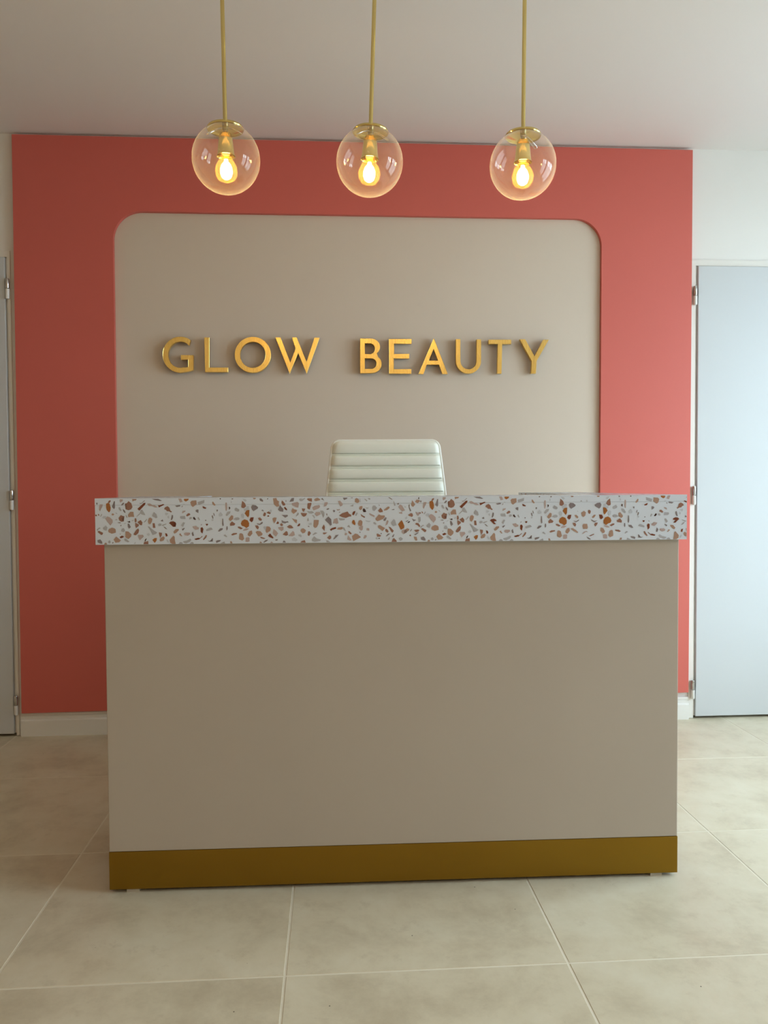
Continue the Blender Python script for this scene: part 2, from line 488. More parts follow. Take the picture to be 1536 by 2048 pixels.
# ---------------------------------------------------------------- baseboard
prof = [(0, 0), (-0.018, 0), (-0.018, 0.064), (-0.0165, 0.068), (-0.0120, 0.0705), (-0.0120, 0.0825), (-0.0092, 0.0832), (-0.0092, 0.0850), (-0.0115, 0.0857), (-0.0115, 0.0940), (-0.0090, 0.097), (0, 0.097)]
bm = bmesh.new()
xa, xb = -0.578, 2.2435
A = [bm.verts.new((xa, YB + y, z)) for y, z in prof]; B = [bm.verts.new((xb, YB + y, z)) for y, z in prof]
bm.faces.new(A); bm.faces.new(B[::-1])
for i in range(len(prof)):
    j = (i + 1) % len(prof); bm.faces.new((A[i], A[j], B[j], B[i]))
struct(obj('baseboard_back', bm, M['base']), 'white moulded baseboard below the coral panel', 'baseboard')

# ---------------------------------------------------------------- coral panel with arched opening
PF = 1.678
wp = empty('feature_panel', (0.84, PF, 0.11))
tag(wp, 'coral red wall panel framing a round-cornered beige field behind the desk', 'wall panel')
def arc2(cx, cz, r, a0, a1, n=14):
    return [(cx + r * math.cos(math.radians(a0 + (a1 - a0) * i / n)), cz + r * math.sin(math.radians(a0 + (a1 - a0) * i / n))) for i in range(n + 1)]
ox0, ox1, oz = -0.1725, 1.8505, 2.1415
R_ = 0.115
out = [(-0.572, 0.0975), (-0.564, 2.4386), (2.2435, 2.4366), (2.239, 0.1195), (1.8465, 0.117)]
out += [(1.8465, 0.9)] + arc2(ox1 - R_, oz - R_, R_, 0, 90) + arc2(ox0 + R_, oz - R_, R_, 90, 180) + [(-0.1755, 0.9), (-0.1755, 0.101)]
bm = bmesh.new()
prism_xz(bm, [(x - 0.84, z - 0.11) for x, z in out], 0.0, YB - PF - 0.0005)
obj('coral_surround', bm, M['coral'], wp)
# beige field sits on the wall inside the opening
fo = [(1.846, 0.12), (1.846, 0.9)] + arc2(ox1 - R_, oz - R_, R_ - 0.0006, 0, 90) + arc2(ox0 + R_, oz - R_, R_ - 0.0006, 90, 180) + [(-0.175, 0.9), (-0.175, 0.12)]
bm = bmesh.new(); prism_xz(bm, [(x - 0.84, z - 0.11) for x, z in fo], YB - PF - 0.004, YB - PF - 0.0005)
obj('beige_field', bm, M['beige'], wp)
YW = YB - 0.004          # surface the letters are fixed to

# terrazzo chips of the ledge front: colour key, then s,z in 0.1 mm from its lower left corner
CHIPS = """
t 123,994 198,994 172,915 140,890 126,823 102,864 109,941
o 274,1010 325,1029 362,1009 386,913 378,843 346,792 290,850 275,914
m 318,1029 338,1080 382,1095 388,1067 356,1022
d 464,1066 489,1072 489,913 467,874 417,926 450,990
t 609,1116 685,1109 671,1065 614,1033 602,1072
d 638,975 677,1026 715,1032 702,994 657,960
m 733,1007 778,1019 816,1070 885,1018 912,922 876,865 813,844 744,872 745,930 771,974
b 905,1121 1019,1120 993,1082 949,1078 917,1057
d 1080,1017 1131,1017 1207,1087 1214,1074 1137,1008 1099,1000
r 1030,877 1188,1023 1232,1022 1218,978 1077,831
t 1269,1003 1333,1009 1395,970 1446,970 1521,912 1458,906 1382,942 1306,945
r 1532,963 1572,962 1661,991 1689,974 1610,937 1552,905
d 1379,1121 1543,1120 1631,1071 1586,1065 1460,1087
m 1678,865 1698,910 1762,939 1806,903 1817,832 1868,806 1848,781 1798,811 1747,814 1722,846
d 36,1031 67,1037 70,992 41,990
g 574,912 606,925 649,841 623,822 586,861
d 674,879 724,840 742,789 723,777 686,822
m 10,738 43,743 53,705 15,705 10,728
m 75,769 106,743 99,711 78,724
g 124,698 169,768 175,736 143,691
b 406,760 440,770 468,746 445,721 408,724
s 174,672 212,713 275,703 255,652 199,646
t 249,646 300,697 356,677 425,612 427,548 372,472 304,556
m 570,656 628,726 684,700 712,700 703,668 665,655 645,623 695,572 638,563 588,598
g 741,732 766,719 791,661 759,667
b 811,750 862,805 932,804 949,679 873,682 810,673 800,718
g 1109,850 1153,850 1215,741 1214,718 1139,735 1095,767
g 1089,767 1099,754 1012,681 1006,689
g 1391,714 1431,797 1493,739 1511,661 1479,643 1391,695
s 1703,782 1772,769 1778,749 1727,711 1702,731
s 1752,672 1790,711 1802,646 1776,634
m 961,640 992,653 1010,589 991,537 960,563
m 972,538 1059,492 1059,460 989,403 971,461
m 1025,553 1105,603 1149,543 1135,472 1091,479
g 1180,549 1251,631 1264,619 1225,561 1184,538
b 1282,580 1302,644 1346,663 1390,624 1376,560 1338,494 1294,516
m 1395,521 1445,521 1451,457 1460,405 1399,406
g 1525,482 1559,514 1604,507 1609,462 1546,449
g 1616,475 1718,508 1736,499 1641,449
d 1586,584 1617,596 1637,616 1655,564 1617,564
d 543,544 606,551 625,528 562,531
k 770,578 808,565 840,584 852,541 808,545
d 788,513 820,520 863,430 818,388 793,437
g 195,416 259,477 299,428 275,345 207,371
g 37,379 107,427 136,410 87,385 55,340
m 55,321 93,346 193,294 173,247 142,244
b 313,345 339,389 409,421 471,401 496,375 501,298 438,279 400,271 325,306
g 628,342 654,399 698,405 723,341 691,309 640,323
b 728,258 735,328 804,321 876,250 865,192 801,135 729,181
m 930,262 994,358 1045,396 1063,344 1044,280 980,227 935,237
t 1040,236 1157,238 1175,196 1079,103 1048,165
g 1276,439 1305,442 1424,341 1505,289 1460,251 1391,232 1360,323
s 1245,247 1290,281 1328,252 1302,204 1258,221
m 1543,295 1619,282 1612,218 1573,163 1555,225
r 1695,275 1739,261 1758,203 1713,187
d 1653,436 1691,429 1754,364 1703,384
o 1382,111 1440,155 1494,154 1481,84 1438,35
b 1559,96 1586,160 1662,195 1685,153 1654,89 1584,70
s 1725,120 1756,120 1785,55 1762,40 1730,75
r 588,188 645,222 701,194 657,166 612,156
b 442,126 506,202 618,105 579,60 485,48
g 700,142 738,152 826,71 787,54 712,91
d 51,116 121,135 164,77 169,26 113,33 57,59
g 309,82 347,114 374,69 352,33 314,44
b 213,19 252,57 280,25 278,6 213,6
m 1163,6 1192,74 1230,67 1281,86 1285,6
k 1192,99 1231,150 1244,137 1211,74
d 403,49 434,68 440,49 415,27
s 926,12 964,63 979,56 974,18
d 595,259 608,284 614,259 601,243
d 605,464 630,489 643,470 624,453
g 488,618 532,628 538,608 500,599
g 694,508 745,539 747,527 706,504
g 884,583 929,608 932,589 890,577
d 503,791 540,759 536,751 499,782
t 2028,1122 2098,1119 2132,1042 2065,1027
o 2165,1116 2284,1118 2268,1079 2211,1048 2167,1074
b 2316,1028 2351,1066 2465,1076 2473,982 2381,914 2343,944
g 2497,1033 2663,1083 2655,1006 2515,962
b 2853,1037 2878,1039 2935,959 2909,940 2858,979
d 1943,947 2013,959 2064,965 2076,933 1987,915
r 2612,923 2635,929 2708,890 2692,868 2634,878
d 2440,821 2475,849 2517,846 2512,763 2462,789
t 2112,760 2132,817 2199,826 2188,795 2137,766
m 2210,707 2258,758 2300,758 2317,722 2238,681
d 1837,601 1864,723 1895,710 1892,646 1862,592
g 2066,689 2181,695 2199,618 2091,625 2066,644
g 2282,636 2307,668 2352,661 2345,623 2294,606
k 2377,655 2409,670 2453,603 2427,593 2389,616
g 2491,641 2517,666 2548,595 2529,583
k 2671,582 2688,594 2703,581 2688,566
d 2955,837 2984,849 2993,817 2964,789
d 2875,760 2894,756 2912,696 2893,689
d 2836,690 2861,709 2879,625 2860,619
s 2835,600 2873,612 2883,580 2853,561 2834,574
s 3012,727 3054,785 3104,726 3097,688 3046,673 3014,682
t 3178,1015 3210,1015 3218,880 3201,809 3182,816 3173,932
k 3259,912 3278,912 3295,879 3265,835
g 3399,846 3431,891 3514,846 3513,800 3475,788 3411,814
m 3566,916 3587,1058 3656,999 3684,922 3629,874 3578,884
s 3623,864 3681,877 3707,928 3751,921 3751,837 3654,799 3629,819
o 3647,748 3693,825 3763,831 3743,760 3755,695 3729,644 3697,677
g 3180,713 3232,790 3296,800 3283,751 3218,687 3186,690
b 3256,622 3321,705 3365,686 3360,608 3293,555 3255,590
g 3364,602 3422,646 3486,652 3522,620 3505,588 3434,575
s 3557,723 3596,748 3638,696 3620,619 3569,645
m 3280,493 3332,550 3414,492 3388,451 3286,439
o 3548,491 3575,561 3639,600 3716,573 3753,502 3746,424 3681,380 3637,419 3573,439
d 3096,623 3115,617 3129,455 3100,430 3088,494
d 3196,429 3222,429 3227,364 3201,319 3189,365
d 2984,308 3036,379 3106,385 3099,346 3022,302
g 2698,356 2794,400 2832,394 2859,352 2729,317 2701,317
r 2562,396 2603,415 2630,369 2607,254 2563,299
t 2364,430 2451,448 2476,422 2520,403 2513,364 2437,348 2393,384
r 2683,491 2738,497 2746,472 2712,444
d 2565,467 2591,492 2597,486 2578,457
g 2089,464 2140,541 2182,528 2133,425
r 1791,518 1830,556 1893,566 1950,542 1966,504 1911,498 1892,479 1952,427 1891,427 1816,505
b 1896,299 1954,369 2024,375 2030,343 1965,279 1921,260
d 2109,374 2170,399 2176,386 2131,335 2112,346
b 2035,246 2073,265 2085,226 2117,200 2085,192
t 2156,258 2194,286 2296,282 2308,244 2244,203 2174,219
d 2340,263 2372,307 2378,256 2399,204 2358,198
r 2415,127 2498,152 2542,145 2600,196 2606,183 2523,113 2459,98 2421,103
m 2614,106 2690,221 2717,208 2695,150 2631,92
b 1804,107 1895,211 1926,183 1931,93 1949,9 1935,6 1868,6 1816,36
g 2128,65 2230,90 2306,134 2331,102 2299,57 2203,15 2146,33
g 2015,8 2057,50 2108,39 2124,6 2016,6
g 2292,12 2344,50 2388,30 2387,6 2296,6
d 2728,79 2828,65 2841,136 2861,135 2856,58 2777,52
d 2930,70 2981,89 3058,92 3032,56 2942,19
g 3044,11 3140,55 3156,6 3041,6
b 3281,54 3313,60 3339,6 3286,6
g 3123,210 3162,226 3212,171 3193,161 3136,191
m 3305,222 3360,260 3450,262 3453,236 3340,202
m 3471,420 3522,420 3598,374 3547,351 3477,388
t 3598,335 3662,374 3752,366 3681,322 3610,316
b 3499,143 3513,246 3552,258 3596,232 3627,116 3582,71 3505,104
d 3323,1098 3338,1121 3374,1117 3357,1091
k 3032,1110 3058,1126 3070,1106 3051,1093
s 3600,1109 3670,1096 3702,1057 3657,1031 3619,1070
s 3305,1021 3325,1072 3337,1008 3314,1002
d 2101,920 2127,946 2137,939 2114,907
s 2134,984 2178,990 2203,958 2153,965
b 3854,1127 3924,1126 3917,1101 3879,1092 3857,1105
d 4011,1106 4052,1116 4103,1067 4096,1028 4026,1055
d 3806,901 3839,953 3922,942 3979,894 3966,862 3863,798 3825,837
m 4099,706 4125,770 4170,750 4163,692 4124,664 4099,686
m 4183,763 4234,792 4292,753 4266,720 4202,744
s 4247,795 4286,840 4318,814 4298,758
r 4198,673 4227,698 4255,672 4220,656
d 4055,809 4087,841 4119,802 4106,793
r 3762,586 3791,644 3867,649 3847,559 3815,525 3770,560
m 3970,629 4021,642 4069,596 4052,558 4001,571
d 3936,500 4013,487 4065,532 4094,525 4077,486 4013,455 3955,472
m 3897,446 3968,446 3993,397 3967,343 3922,384
s 4096,402 4134,428 4170,414 4152,318 4121,357
b 4156,298 4179,421 4250,414 4288,362 4268,304 4184,255
b 3715,231 3761,308 3819,321 3831,243 3772,172 3724,192
b 3908,281 3947,309 4030,299 4083,234 4061,196 3978,170
m 4016,164 4080,150 4150,124 4118,108 4041,125
r 4211,188 4267,245 4299,200 4350,141 4336,115 4247,155
t 4332,264 4352,355 4416,309 4464,244 4408,160 4338,225
d 4388,89 4458,101 4445,67 4400,63
t 3656,44 3663,141 3708,154 3759,147 3758,50 3707,37
d 4092,27 4150,78 4214,95 4195,59 4117,14
b 4001,9 4021,50 4063,21 4065,6 4001,6
t 4265,6 4297,45 4335,12 4335,6 4267,6
b 4347,1111 4430,1123 4449,1065 4494,1039 4487,980 4501,916 4434,903 4365,968
k 4199,1099 4212,1118 4227,1105 4212,1082
m 4551,999 4565,1064 4603,1031 4651,966 4634,934 4589,932
d 4466,832 4525,954 4537,916 4601,844 4594,779 4510,790
r 4614,883 4640,902 4691,843 4688,807 4639,837
d 4554,702 4632,699 4702,701 4708,669 4644,630
b 4329,613 4374,639 4432,632 4412,555 4372,490 4341,549
r 4417,483 4457,548 4488,509 4475,477
m 4514,470 4546,498 4591,463 4571,424 4526,431
d 4553,573 4611,540 4662,533 4701,546 4733,513 4675,507 4636,488 4559,508
t 4468,399 4597,404 4598,333 4550,299 4480,347
m 4575,217 4666,303 4698,274 4708,203 4659,181
t 4717,177 4749,209 4827,301 4859,273 4878,195 4813,167
m 4680,404 4745,452 4796,435 4847,376 4802,364 4738,364
r 4938,427 4983,485 5012,479 5002,427 4951,414
b 4805,623 4869,590 4933,576 4929,486 4881,519
b 4800,804 4833,875 4852,842 4935,822 4928,783 4851,723 4806,765
t 4808,991 4950,1023 4988,990 4968,880 4910,887 4820,939
d 4750,1024 4803,1114 4867,1120 4853,1036
g 4986,1080 5015,1106 5079,1093 5131,1118 5144,1105 5066,1041 5014,1041
m 5180,1086 5208,1109 5309,1108 5308,1020 5233,1040
m 5201,988 5291,1001 5295,962 5264,878 5251,826 5193,859 5213,930
b 5356,1065 5402,1110 5453,1120 5511,1083 5504,1058 5401,1035
d 5531,1090 5569,1115 5614,1044 5582,1063
t 5316,878 5374,923 5491,939 5510,896 5477,857 5347,806
t 5607,940 5620,1005 5693,1011 5697,972 5658,911 5600,899
m 5058,860 5141,850 5109,814 5102,769 5064,808
m 5025,750 5186,736 5153,672 5098,649 5056,685
g 5180,794 5257,781 5296,794 5360,754 5289,725 5231,736
t 5366,722 5412,767 5502,760 5521,708 5424,663
g 5509,805 5580,798 5615,746 5611,681 5585,616 5547,720
g 5301,696 5359,683 5378,618 5365,605
g 4908,680 4954,757 4983,738 4973,699 4934,673 4914,654
g 5184,581 5210,632 5233,548 5184,542
b 5344,450 5352,573 5474,566 5463,462 5421,384 5376,369 5341,411
m 5550,370 5596,458 5625,396 5614,292 5569,344
b 5020,297 5040,355 5092,364 5152,315 5130,257 5071,238
m 5194,218 5207,283 5240,295 5275,243 5232,172 5200,185
g 4962,207 5020,213 5045,180 5032,141 4974,174
g 5316,210 5381,262 5439,242 5355,203 5323,188
g 5296,81 5355,164 5419,106 5522,79 5502,46 5366,24 5302,48
s 4800,105 4864,143 4947,77 4902,39 4812,53
m 5011,12 5050,51 5122,69 5144,8
m 5573,253 5686,252 5614,208 5581,214
d 4573,16 4593,65 4632,54 4651,13
d 5196,412 5221,425 5247,392 5215,397
d 4654,1057 4670,1066 4677,1031 4660,1024
s 5216,490 5293,502 5299,450 5228,444
d 6071,1118 6188,1120 6174,1085 6103,1060
d 6259,1117 6317,1123 6323,1106 6278,1107
t 5951,1035 6006,1044 6076,963 6057,918 6011,899 5986,951
b 6375,1078 6408,1110 6459,1090 6485,1038 6478,999 6433,980 6375,1006 6401,1051
s 6486,1103 6511,1077 6524,1012 6495,992
g 6596,1089 6641,1082 6686,1037 6667,1021
g 6693,1101 6752,1104 6758,1068 6725,1062
d 7200,1121 7239,1121 7315,1065 7291,1061
d 5655,830 5707,862 5743,851 5700,817
d 5820,796 5842,819 5881,802 5874,770 5848,754
t 5914,834 5972,821 5991,844 5997,808 5939,795
g 6244,910 6303,935 6339,951 6328,896
b 6473,856 6497,902 6562,908 6555,843 6516,804 6484,824
k 6564,810 6594,853 6633,816 6655,758 6587,754
g 6640,875 6692,861 6715,883 6704,848 6672,839
g 6802,867 6822,919 6874,918 6928,859 6860,778 6815,802
m 6951,788 7010,865 7062,800 7068,754 6990,742
b 7094,806 7186,884 7231,890 7238,851 7172,799 7101,787
d 7290,814 7355,826 7355,804 7296,805
d 7421,953 7460,979 7479,953 7447,934
t 7459,875 7492,940 7551,914 7623,789 7550,764 7498,823
g 7330,1032 7356,1006 7388,915 7355,908
t 7465,738 7550,757 7556,705 7485,712
m 5980,672 6055,730 6191,774 6223,722 6282,689 6275,644 6236,650 6145,612 6054,632
r 6308,721 6334,773 6386,785 6373,734 6340,678 6308,689
g 6379,675 6418,753 6441,727 6405,659
m 6515,713 6560,674 6625,641 6612,608 6534,654
t 6717,718 6749,724 6866,665 6852,626 6755,679
b 6882,593 6970,697 7022,670 7113,669 7119,637 7073,579 6936,525 6891,554
d 7080,559 7132,624 7165,611 7138,539 7093,527
d 5627,571 5712,652 5782,583 5794,446 5761,420 5717,479 5653,538
t 5820,478 5853,588 5931,614 5943,523 5960,484 5917,465 5872,484
g 5966,613 6041,606 6125,593 6112,560 6015,551 5976,574
o 6297,507 6320,561 6358,558 6384,480 6371,428 6312,468
b 6445,467 6469,545 6521,560 6559,518 6552,440 6520,401 6461,415
t 6474,382 6561,427 6571,388 6561,310 6519,291 6480,336
s 6625,556 6702,536 6780,536 6728,506 6650,524
g 6826,496 6871,505 6910,456 6890,440 6838,470
b 6942,411 6988,430 7124,350 7059,277 6948,365
m 7124,305 7144,337 7189,311 7211,258 7182,237 7137,263
m 7206,389 7261,369 7339,283 7306,232 7274,264
t 7131,409 7164,532 7190,552 7212,519 7183,448
g 7268,486 7340,577 7373,550 7411,420 7326,401
o 7447,445 7536,549 7562,510 7607,405 7600,346 7515,308
r 5748,330 5793,362 5891,391 5903,348 5793,314 5777,291
b 5925,328 5949,373 6053,389 6072,340 6013,321
g 6059,386 6104,376 6145,281 6084,320
g 6172,398 6221,443 6260,364
t 6656,335 6675,358 6727,347 6727,289 6662,298
b 6297,162 6376,223 6434,207 6518,128 6400,70 6329,32 6307,91
t 6180,79 6200,183 6284,62 6244,46
m 6201,280 6233,284 6291,221 6259,202 6213,235
t 6110,210 6136,248 6178,222 6155,181 6116,184
m 5672,123 5740,187 5776,161 5778,109 5733,77
d 5823,76 5889,186 5967,201 5941,166 5869,95
t 6576,101 6609,179 6655,179 6661,140 6621,94
k 6480,256 6495,265 6508,248 6495,237
k 7010,217 7026,233 7039,214 7023,199
m 6908,203 6928,218 7025,169 6999,137 6921,137
k 6953,104 6979,111 6992,91 6966,81
s 6884,105 6914,124 6947,85 6921,66 6888,85
d 7136,148 7195,213 7254,215 7169,148
d 7290,127 7325,186 7358,201 7331,127
m 7282,6 7312,82 7344,101 7403,42 7415,6 7304,6
g 7462,93 7508,125 7566,86 7546,47 7494,30
t 7534,262 7554,308 7626,314 7678,287 7665,235 7573,197
g 7181,63 7221,122 7247,115 7220,56
g 5649,64 5700,51 5758,8 5661,12
d 5971,759 5997,772 6006,756 5984,746
d 6965,937 6978,941 6993,915 6980,910
d 5660,720 5680,730 5686,681 5667,681
b 7777,935 7803,1046 7842,993 7881,935 7829,876 7790,896
b 7873,1006 7915,1058 7986,1051 7999,1012 7940,967
k 7954,1097 7974,1123 7983,1084 7960,1067
d 7715,923 7744,949 7737,871 7780,779 7750,766 7720,858
g 7607,891 7653,878 7639,865 7613,871
m 7697,675 7769,720 7808,714 7824,661 7801,625 7730,649
t 7887,759 7933,732 7992,745 8004,706 7978,686 7952,650 7913,687
g 7952,615 8011,621 8017,529 7977,478 7958,504
s 7615,598 7658,639 7680,623 7664,571 7631,572
d 7792,590 7840,563 7906,550 7873,531 7834,511
k 7683,487 7729,521 7755,512 7709,473
d 7631,513 7703,548 7706,532 7657,504
m 7872,446 7905,478 7964,465 8003,399 7983,367 7938,413
b 7584,272 7676,343 7731,323 7715,284 7597,200
d 7747,271 7787,329 7793,310 7760,260
m 7846,296 7950,311 7983,295 7963,262 7898,241
d 7848,179 7950,243 7963,230 7884,172
b 7838,133 7910,126 7917,86 7929,41 7890,28 7851,87
m 7727,167 7760,186 7773,153 7753,140
t 8090,994 8166,994 8139,915 8107,890 8094,823 8069,864 8077,941
o 8241,1010 8292,1029 8329,1009 8353,913 8345,843 8313,792 8257,850 8242,914
m 8286,1029 8305,1080 8349,1095 8355,1067 8323,1022
d 8431,1066 8456,1072 8456,913 8434,874 8384,926 8417,990
t 8576,1116 8652,1109 8638,1065 8581,1033 8569,1072
d 8606,975 8644,1026 8682,1032 8669,994 8624,960
m 8700,1007 8745,1019 8783,1070 8852,1018 8879,922 8843,865 8780,844 8711,872 8712,930 8738,974
b 8872,1121 8986,1120 8960,1082 8916,1078 8884,1057
d 9047,1017 9098,1017 9175,1087 9181,1074 9104,1008 9066,1000
r 8997,877 9155,1023 9199,1022 9186,978 9045,831
t 9237,1003 9300,1009 9363,970 9413,970 9488,912 9425,906 9349,942 9274,945
r 9499,963 9539,962 9628,991 9656,974 9577,937 9520,905
d 9346,1121 9510,1120 9598,1071 9554,1065 9427,1087
m 9646,865 9665,910 9729,939 9773,903 9785,832 9835,806 9815,781 9765,811 9715,814 9690,846
d 8003,1031 8034,1037 8037,992 8008,990
g 8542,912 8573,925 8616,841 8590,822 8553,861
d 8642,879 8692,840 8710,789 8690,777 8653,822
m 7975,737 8011,743 8020,705 7982,705
m 8042,769 8073,743 8067,711 8045,724
g 8091,698 8137,768 8142,736 8110,691
b 8373,760 8407,770 8436,746 8413,721 8375,724
s 8141,672 8180,713 8242,703 8223,652 8166,646
t 8216,646 8267,697 8324,677 8392,612 8395,548 8339,472 8271,556
m 8537,656 8595,726 8651,700 8679,700 8670,668 8632,655 8612,623 8662,572 8605,563 8555,598
g 8709,732 8734,719 8758,661 8727,667
b 8778,750 8830,805 8899,804 8916,679 8840,682 8777,673 8768,718
g 9076,850 9121,850 9182,741 9182,718 9106,735 9063,767
g 9056,767 9066,754 8979,681 8973,689
g 9359,714 9398,797 9460,739 9478,661 9446,643 9358,695
s 9670,782 9739,769 9745,749 9694,711 9669,731
s 9719,672 9757,711 9769,646 9744,634
m 8928,640 8960,653 8978,589 8958,537 8927,563
m 8939,538 9027,492 9026,460 8956,403 8938,461
m 8992,553 9073,603 9116,543 9102,472 9058,479
g 9148,549 9218,631 9231,619 9192,561 9151,538
b 9249,580 9269,644 9314,663 9357,624 9344,560 9305,494 9261,516
m 9362,521 9413,521 9418,457 9427,405 9367,406
g 9492,482 9527,514 9571,507 9576,462 9513,449
g 9583,475 9685,508 9704,499 9608,449
d 9553,584 9585,596 9604,616 9622,564 9584,564
d 8510,544 8573,551 8592,528 8529,531
k 8738,578 8775,565 8807,584 8819,541 8775,545
d 8756,513 8787,520 8830,430 8785,388 8761,437
g 8162,416 8226,477 8267,428 8243,345 8174,371
g 8004,379 8074,427 8103,410 8055,385 8022,340
m 8022,321 8060,346 8160,294 8140,247 8109,244
b 8280,345 8306,389 8376,421 8439,401 8463,375 8469,298 8405,279 8367,271 8292,306
g 8595,342 8621,399 8666,405 8690,341 8658,309 8608,323
b 8695,258 8702,328 8771,321 8844,250 8833,192 8769,135 8696,181
m 8897,262 8961,358 9013,396 9031,344 9011,280 8947,227 8903,237
t 9008,236 9124,238 9142,196 9046,103 9015,165
g 9243,439 9272,442 9391,341 9473,289 9428,251 9358,232 9327,323
s 9212,247 9257,281 9295,252 9269,204 9225,221
m 9511,295 9586,282 9579,218 9540,163 9522,225
r 9662,275 9707,261 9725,203 9680,187
d 9620,436 9658,429 9721,364 9670,384
o 9350,111 9407,155 9462,154 9448,84 9405,35
b 9527,96 9553,160 9630,195 9652,153 9622,89 9552,70
s 9692,120 9724,120 9752,55 9729,40 9698,75
r 8555,188 8612,222 8669,194 8624,166 8580,156
b 8409,126 8473,202 8585,105 8547,60 8452,48
g 8668,142 8706,152 8793,71 8755,54 8680,91
d 8019,116 8088,135 8131,77 8137,26 8080,33 8024,59
g 8276,82 8314,114 8341,69 8319,33 8282,44
b 8181,19 8219,57 8247,25 8245,6 8180,6
m 9130,6 9159,74 9197,67 9248,86 9252,6
k 9160,99 9198,150 9211,137 9178,74
d 8370,49 8402,68 8408,49 8382,27
s 8893,12 8932,63 8947,56 8941,18
d 8562,259 8575,284 8581,259 8568,243
d 8572,464 8598,489 8610,470 8591,453
g 8455,618 8499,628 8505,608 8467,599
g 8661,508 8712,539 8714,527 8674,504
g 8851,583 8896,608 8899,589 8858,577
d 8470,791 8508,759 8504,751 8466,782
t 9995,1122 10065,1119 10099,1042 10032,1027
o 10132,1116 10251,1118 10236,1079 10178,1048 10134,1074
b 10283,1028 10318,1066 10433,1076 10440,982 10348,914 10310,944
g 10464,1033 10630,1083 10622,1006 10482,962
b 10820,1037 10846,1039 10902,959 10876,940 10826,979
d 9910,947 9980,959 10031,965 10043,933 9954,915
r 10579,923 10602,929 10676,890 10659,868 10602,878
d 10408,821 10442,849 10484,846 10479,763 10429,789
t 10079,760 10099,817 10166,826 10156,795 10104,766
m 10177,707 10225,758 10267,758 10284,722 10205,681
d 9804,601 9831,723 9863,710 9859,646 9829,592
g 10034,689 10148,695 10166,618 10058,625 10033,644
g 10249,636 10275,668 10319,661 10312,623 10261,606
k 10344,655 10376,670 10420,603 10394,593 10357,616
g 10459,641 10484,666 10515,595 10496,583
k 10639,582 10655,594 10670,581 10655,566
d 10922,837 10952,849 10960,817 10932,789
d 10842,760 10861,756 10879,696 10860,689
d 10803,690 10829,709 10847,625 10828,619
s 10802,600 10840,612 10850,580 10820,561 10801,574
s 10979,727 11021,785 11071,726 11064,688 11013,673 10981,682
t 11145,1015 11177,1015 11185,880 11168,809 11149,816 11140,932
k 11227,912 11246,912 11262,879 11232,835
g 11366,846 11399,891 11481,846 11481,800 11442,788 11379,814
m 11533,916 11554,1058 11624,999 11651,922 11597,874 11546,884
s 11590,864 11648,877 11674,928 11719,921 11718,837 11621,799 11596,819
o 11614,748 11660,825 11730,831 11710,760 11723,695 11696,644 11665,677
g 11148,713 11200,790 11264,800 11250,751 11186,687 11154,690
b 11223,622 11288,705 11332,686 11328,608 11261,555 11223,590
g 11331,602 11389,646 11453,652 11489,620 11472,588 11401,575
s 11525,723 11563,748 11605,696 11587,619 11536,645
m 11247,493 11299,550 11381,492 11355,451 11253,439
o 11515,491 11542,561 11606,600 11683,573 11720,502 11713,424 11649,380 11604,419 11540,439
d 11064,623 11083,617 11096,455 11068,430 11056,494
d 11163,429 11189,429 11194,364 11168,319 11156,365
d 10951,308 11003,379 11073,385 11066,346 10989,302
g 10665,356 10761,400 10799,394 10827,352 10696,317 10668,317
r 10529,396 10570,415 10598,369 10574,254 10530,299
t 10331,430 10418,448 10443,422 10487,403 10480,364 10404,348 10360,384
r 10650,491 10705,497 10714,472 10679,444
d 10533,467 10558,492 10565,486 10545,457
g 10056,464 10108,541 10149,528 10100,425
r 9758,518 9797,556 9861,566 9917,542 9933,504 9879,498 9859,479 9920,427 9859,427 9784,505
b 9863,299 9921,369 9991,375 9997,343 9933,279 9888,260
d 10076,374 10138,399 10144,386 10099,335 10080,346
b 10002,246 10040,265 10053,226 10084,200 10052,192
t 10123,258 10161,286 10263,282 10275,244 10211,203 10141,219
d 10307,263 10340,307 10345,256 10366,204 10325,198
r 10382,127 10465,152 10509,145 10567,196 10573,183 10490,113 10426,98 10388,103
m 10581,106 10657,221 10685,208 10662,150 10598,92
b 9772,107 9862,211 9893,183 9898,93 9916,9 9902,6 9836,6 9783,36
g 10095,65 10197,90 10274,134 10299,102 10266,57 10170,15 10113,33
g 9982,8 10025,50 10075,39 10091,6 9983,6
g 10259,12 10311,50 10355,30 10355,6 10263,6
d 10696,79 10795,65 10809,136 10828,135 10823,58 10744,52
d 10897,70 10948,89 11025,92 10999,56 10909,19
g 11011,11 11108,55 11123,6 11009,6
b 11248,54 11280,60 11306,6 11253,6
g 11090,210 11129,226 11179,171 11160,161 11103,191
m 11272,222 11327,260 11417,262 11420,236 11307,202
m 11438,420 11489,420 11565,374 11514,351 11444,388
t 11565,335 11629,374 11719,366 11648,322 11577,316
b 11467,143 11481,246 11519,258 11564,232 11594,116 11549,71 11473,104
d 11290,1098 11306,1121 11341,1117 11324,1091
k 10999,1110 11025,1126 11038,1106 11018,1093
s 11567,1109 11638,1096 11669,1057 11624,1031 11586,1070
s 11273,1021 11292,1072 11304,1008 11281,1002
d 10069,920 10094,946 10104,939 10081,907
s 10101,984 10146,990 10171,958 10120,965
b 11821,1127 11891,1126 11885,1101 11846,1092 11824,1105
d 11774,901 11806,953 11889,942 11946,894 11933,862 11830,798 11792,837
r 11729,586 11758,644 11835,649 11815,559 11782,525 11738,560
m 11865,446 11935,446 11960,397 11934,343 11889,384
b 11683,231 11728,308 11786,321 11798,243 11740,172 11691,192
t 11623,44 11630,141 11675,154 11727,147 11726,50 11674,37
b 11914,643 11967,645 12014,596 12000,557 11954,577
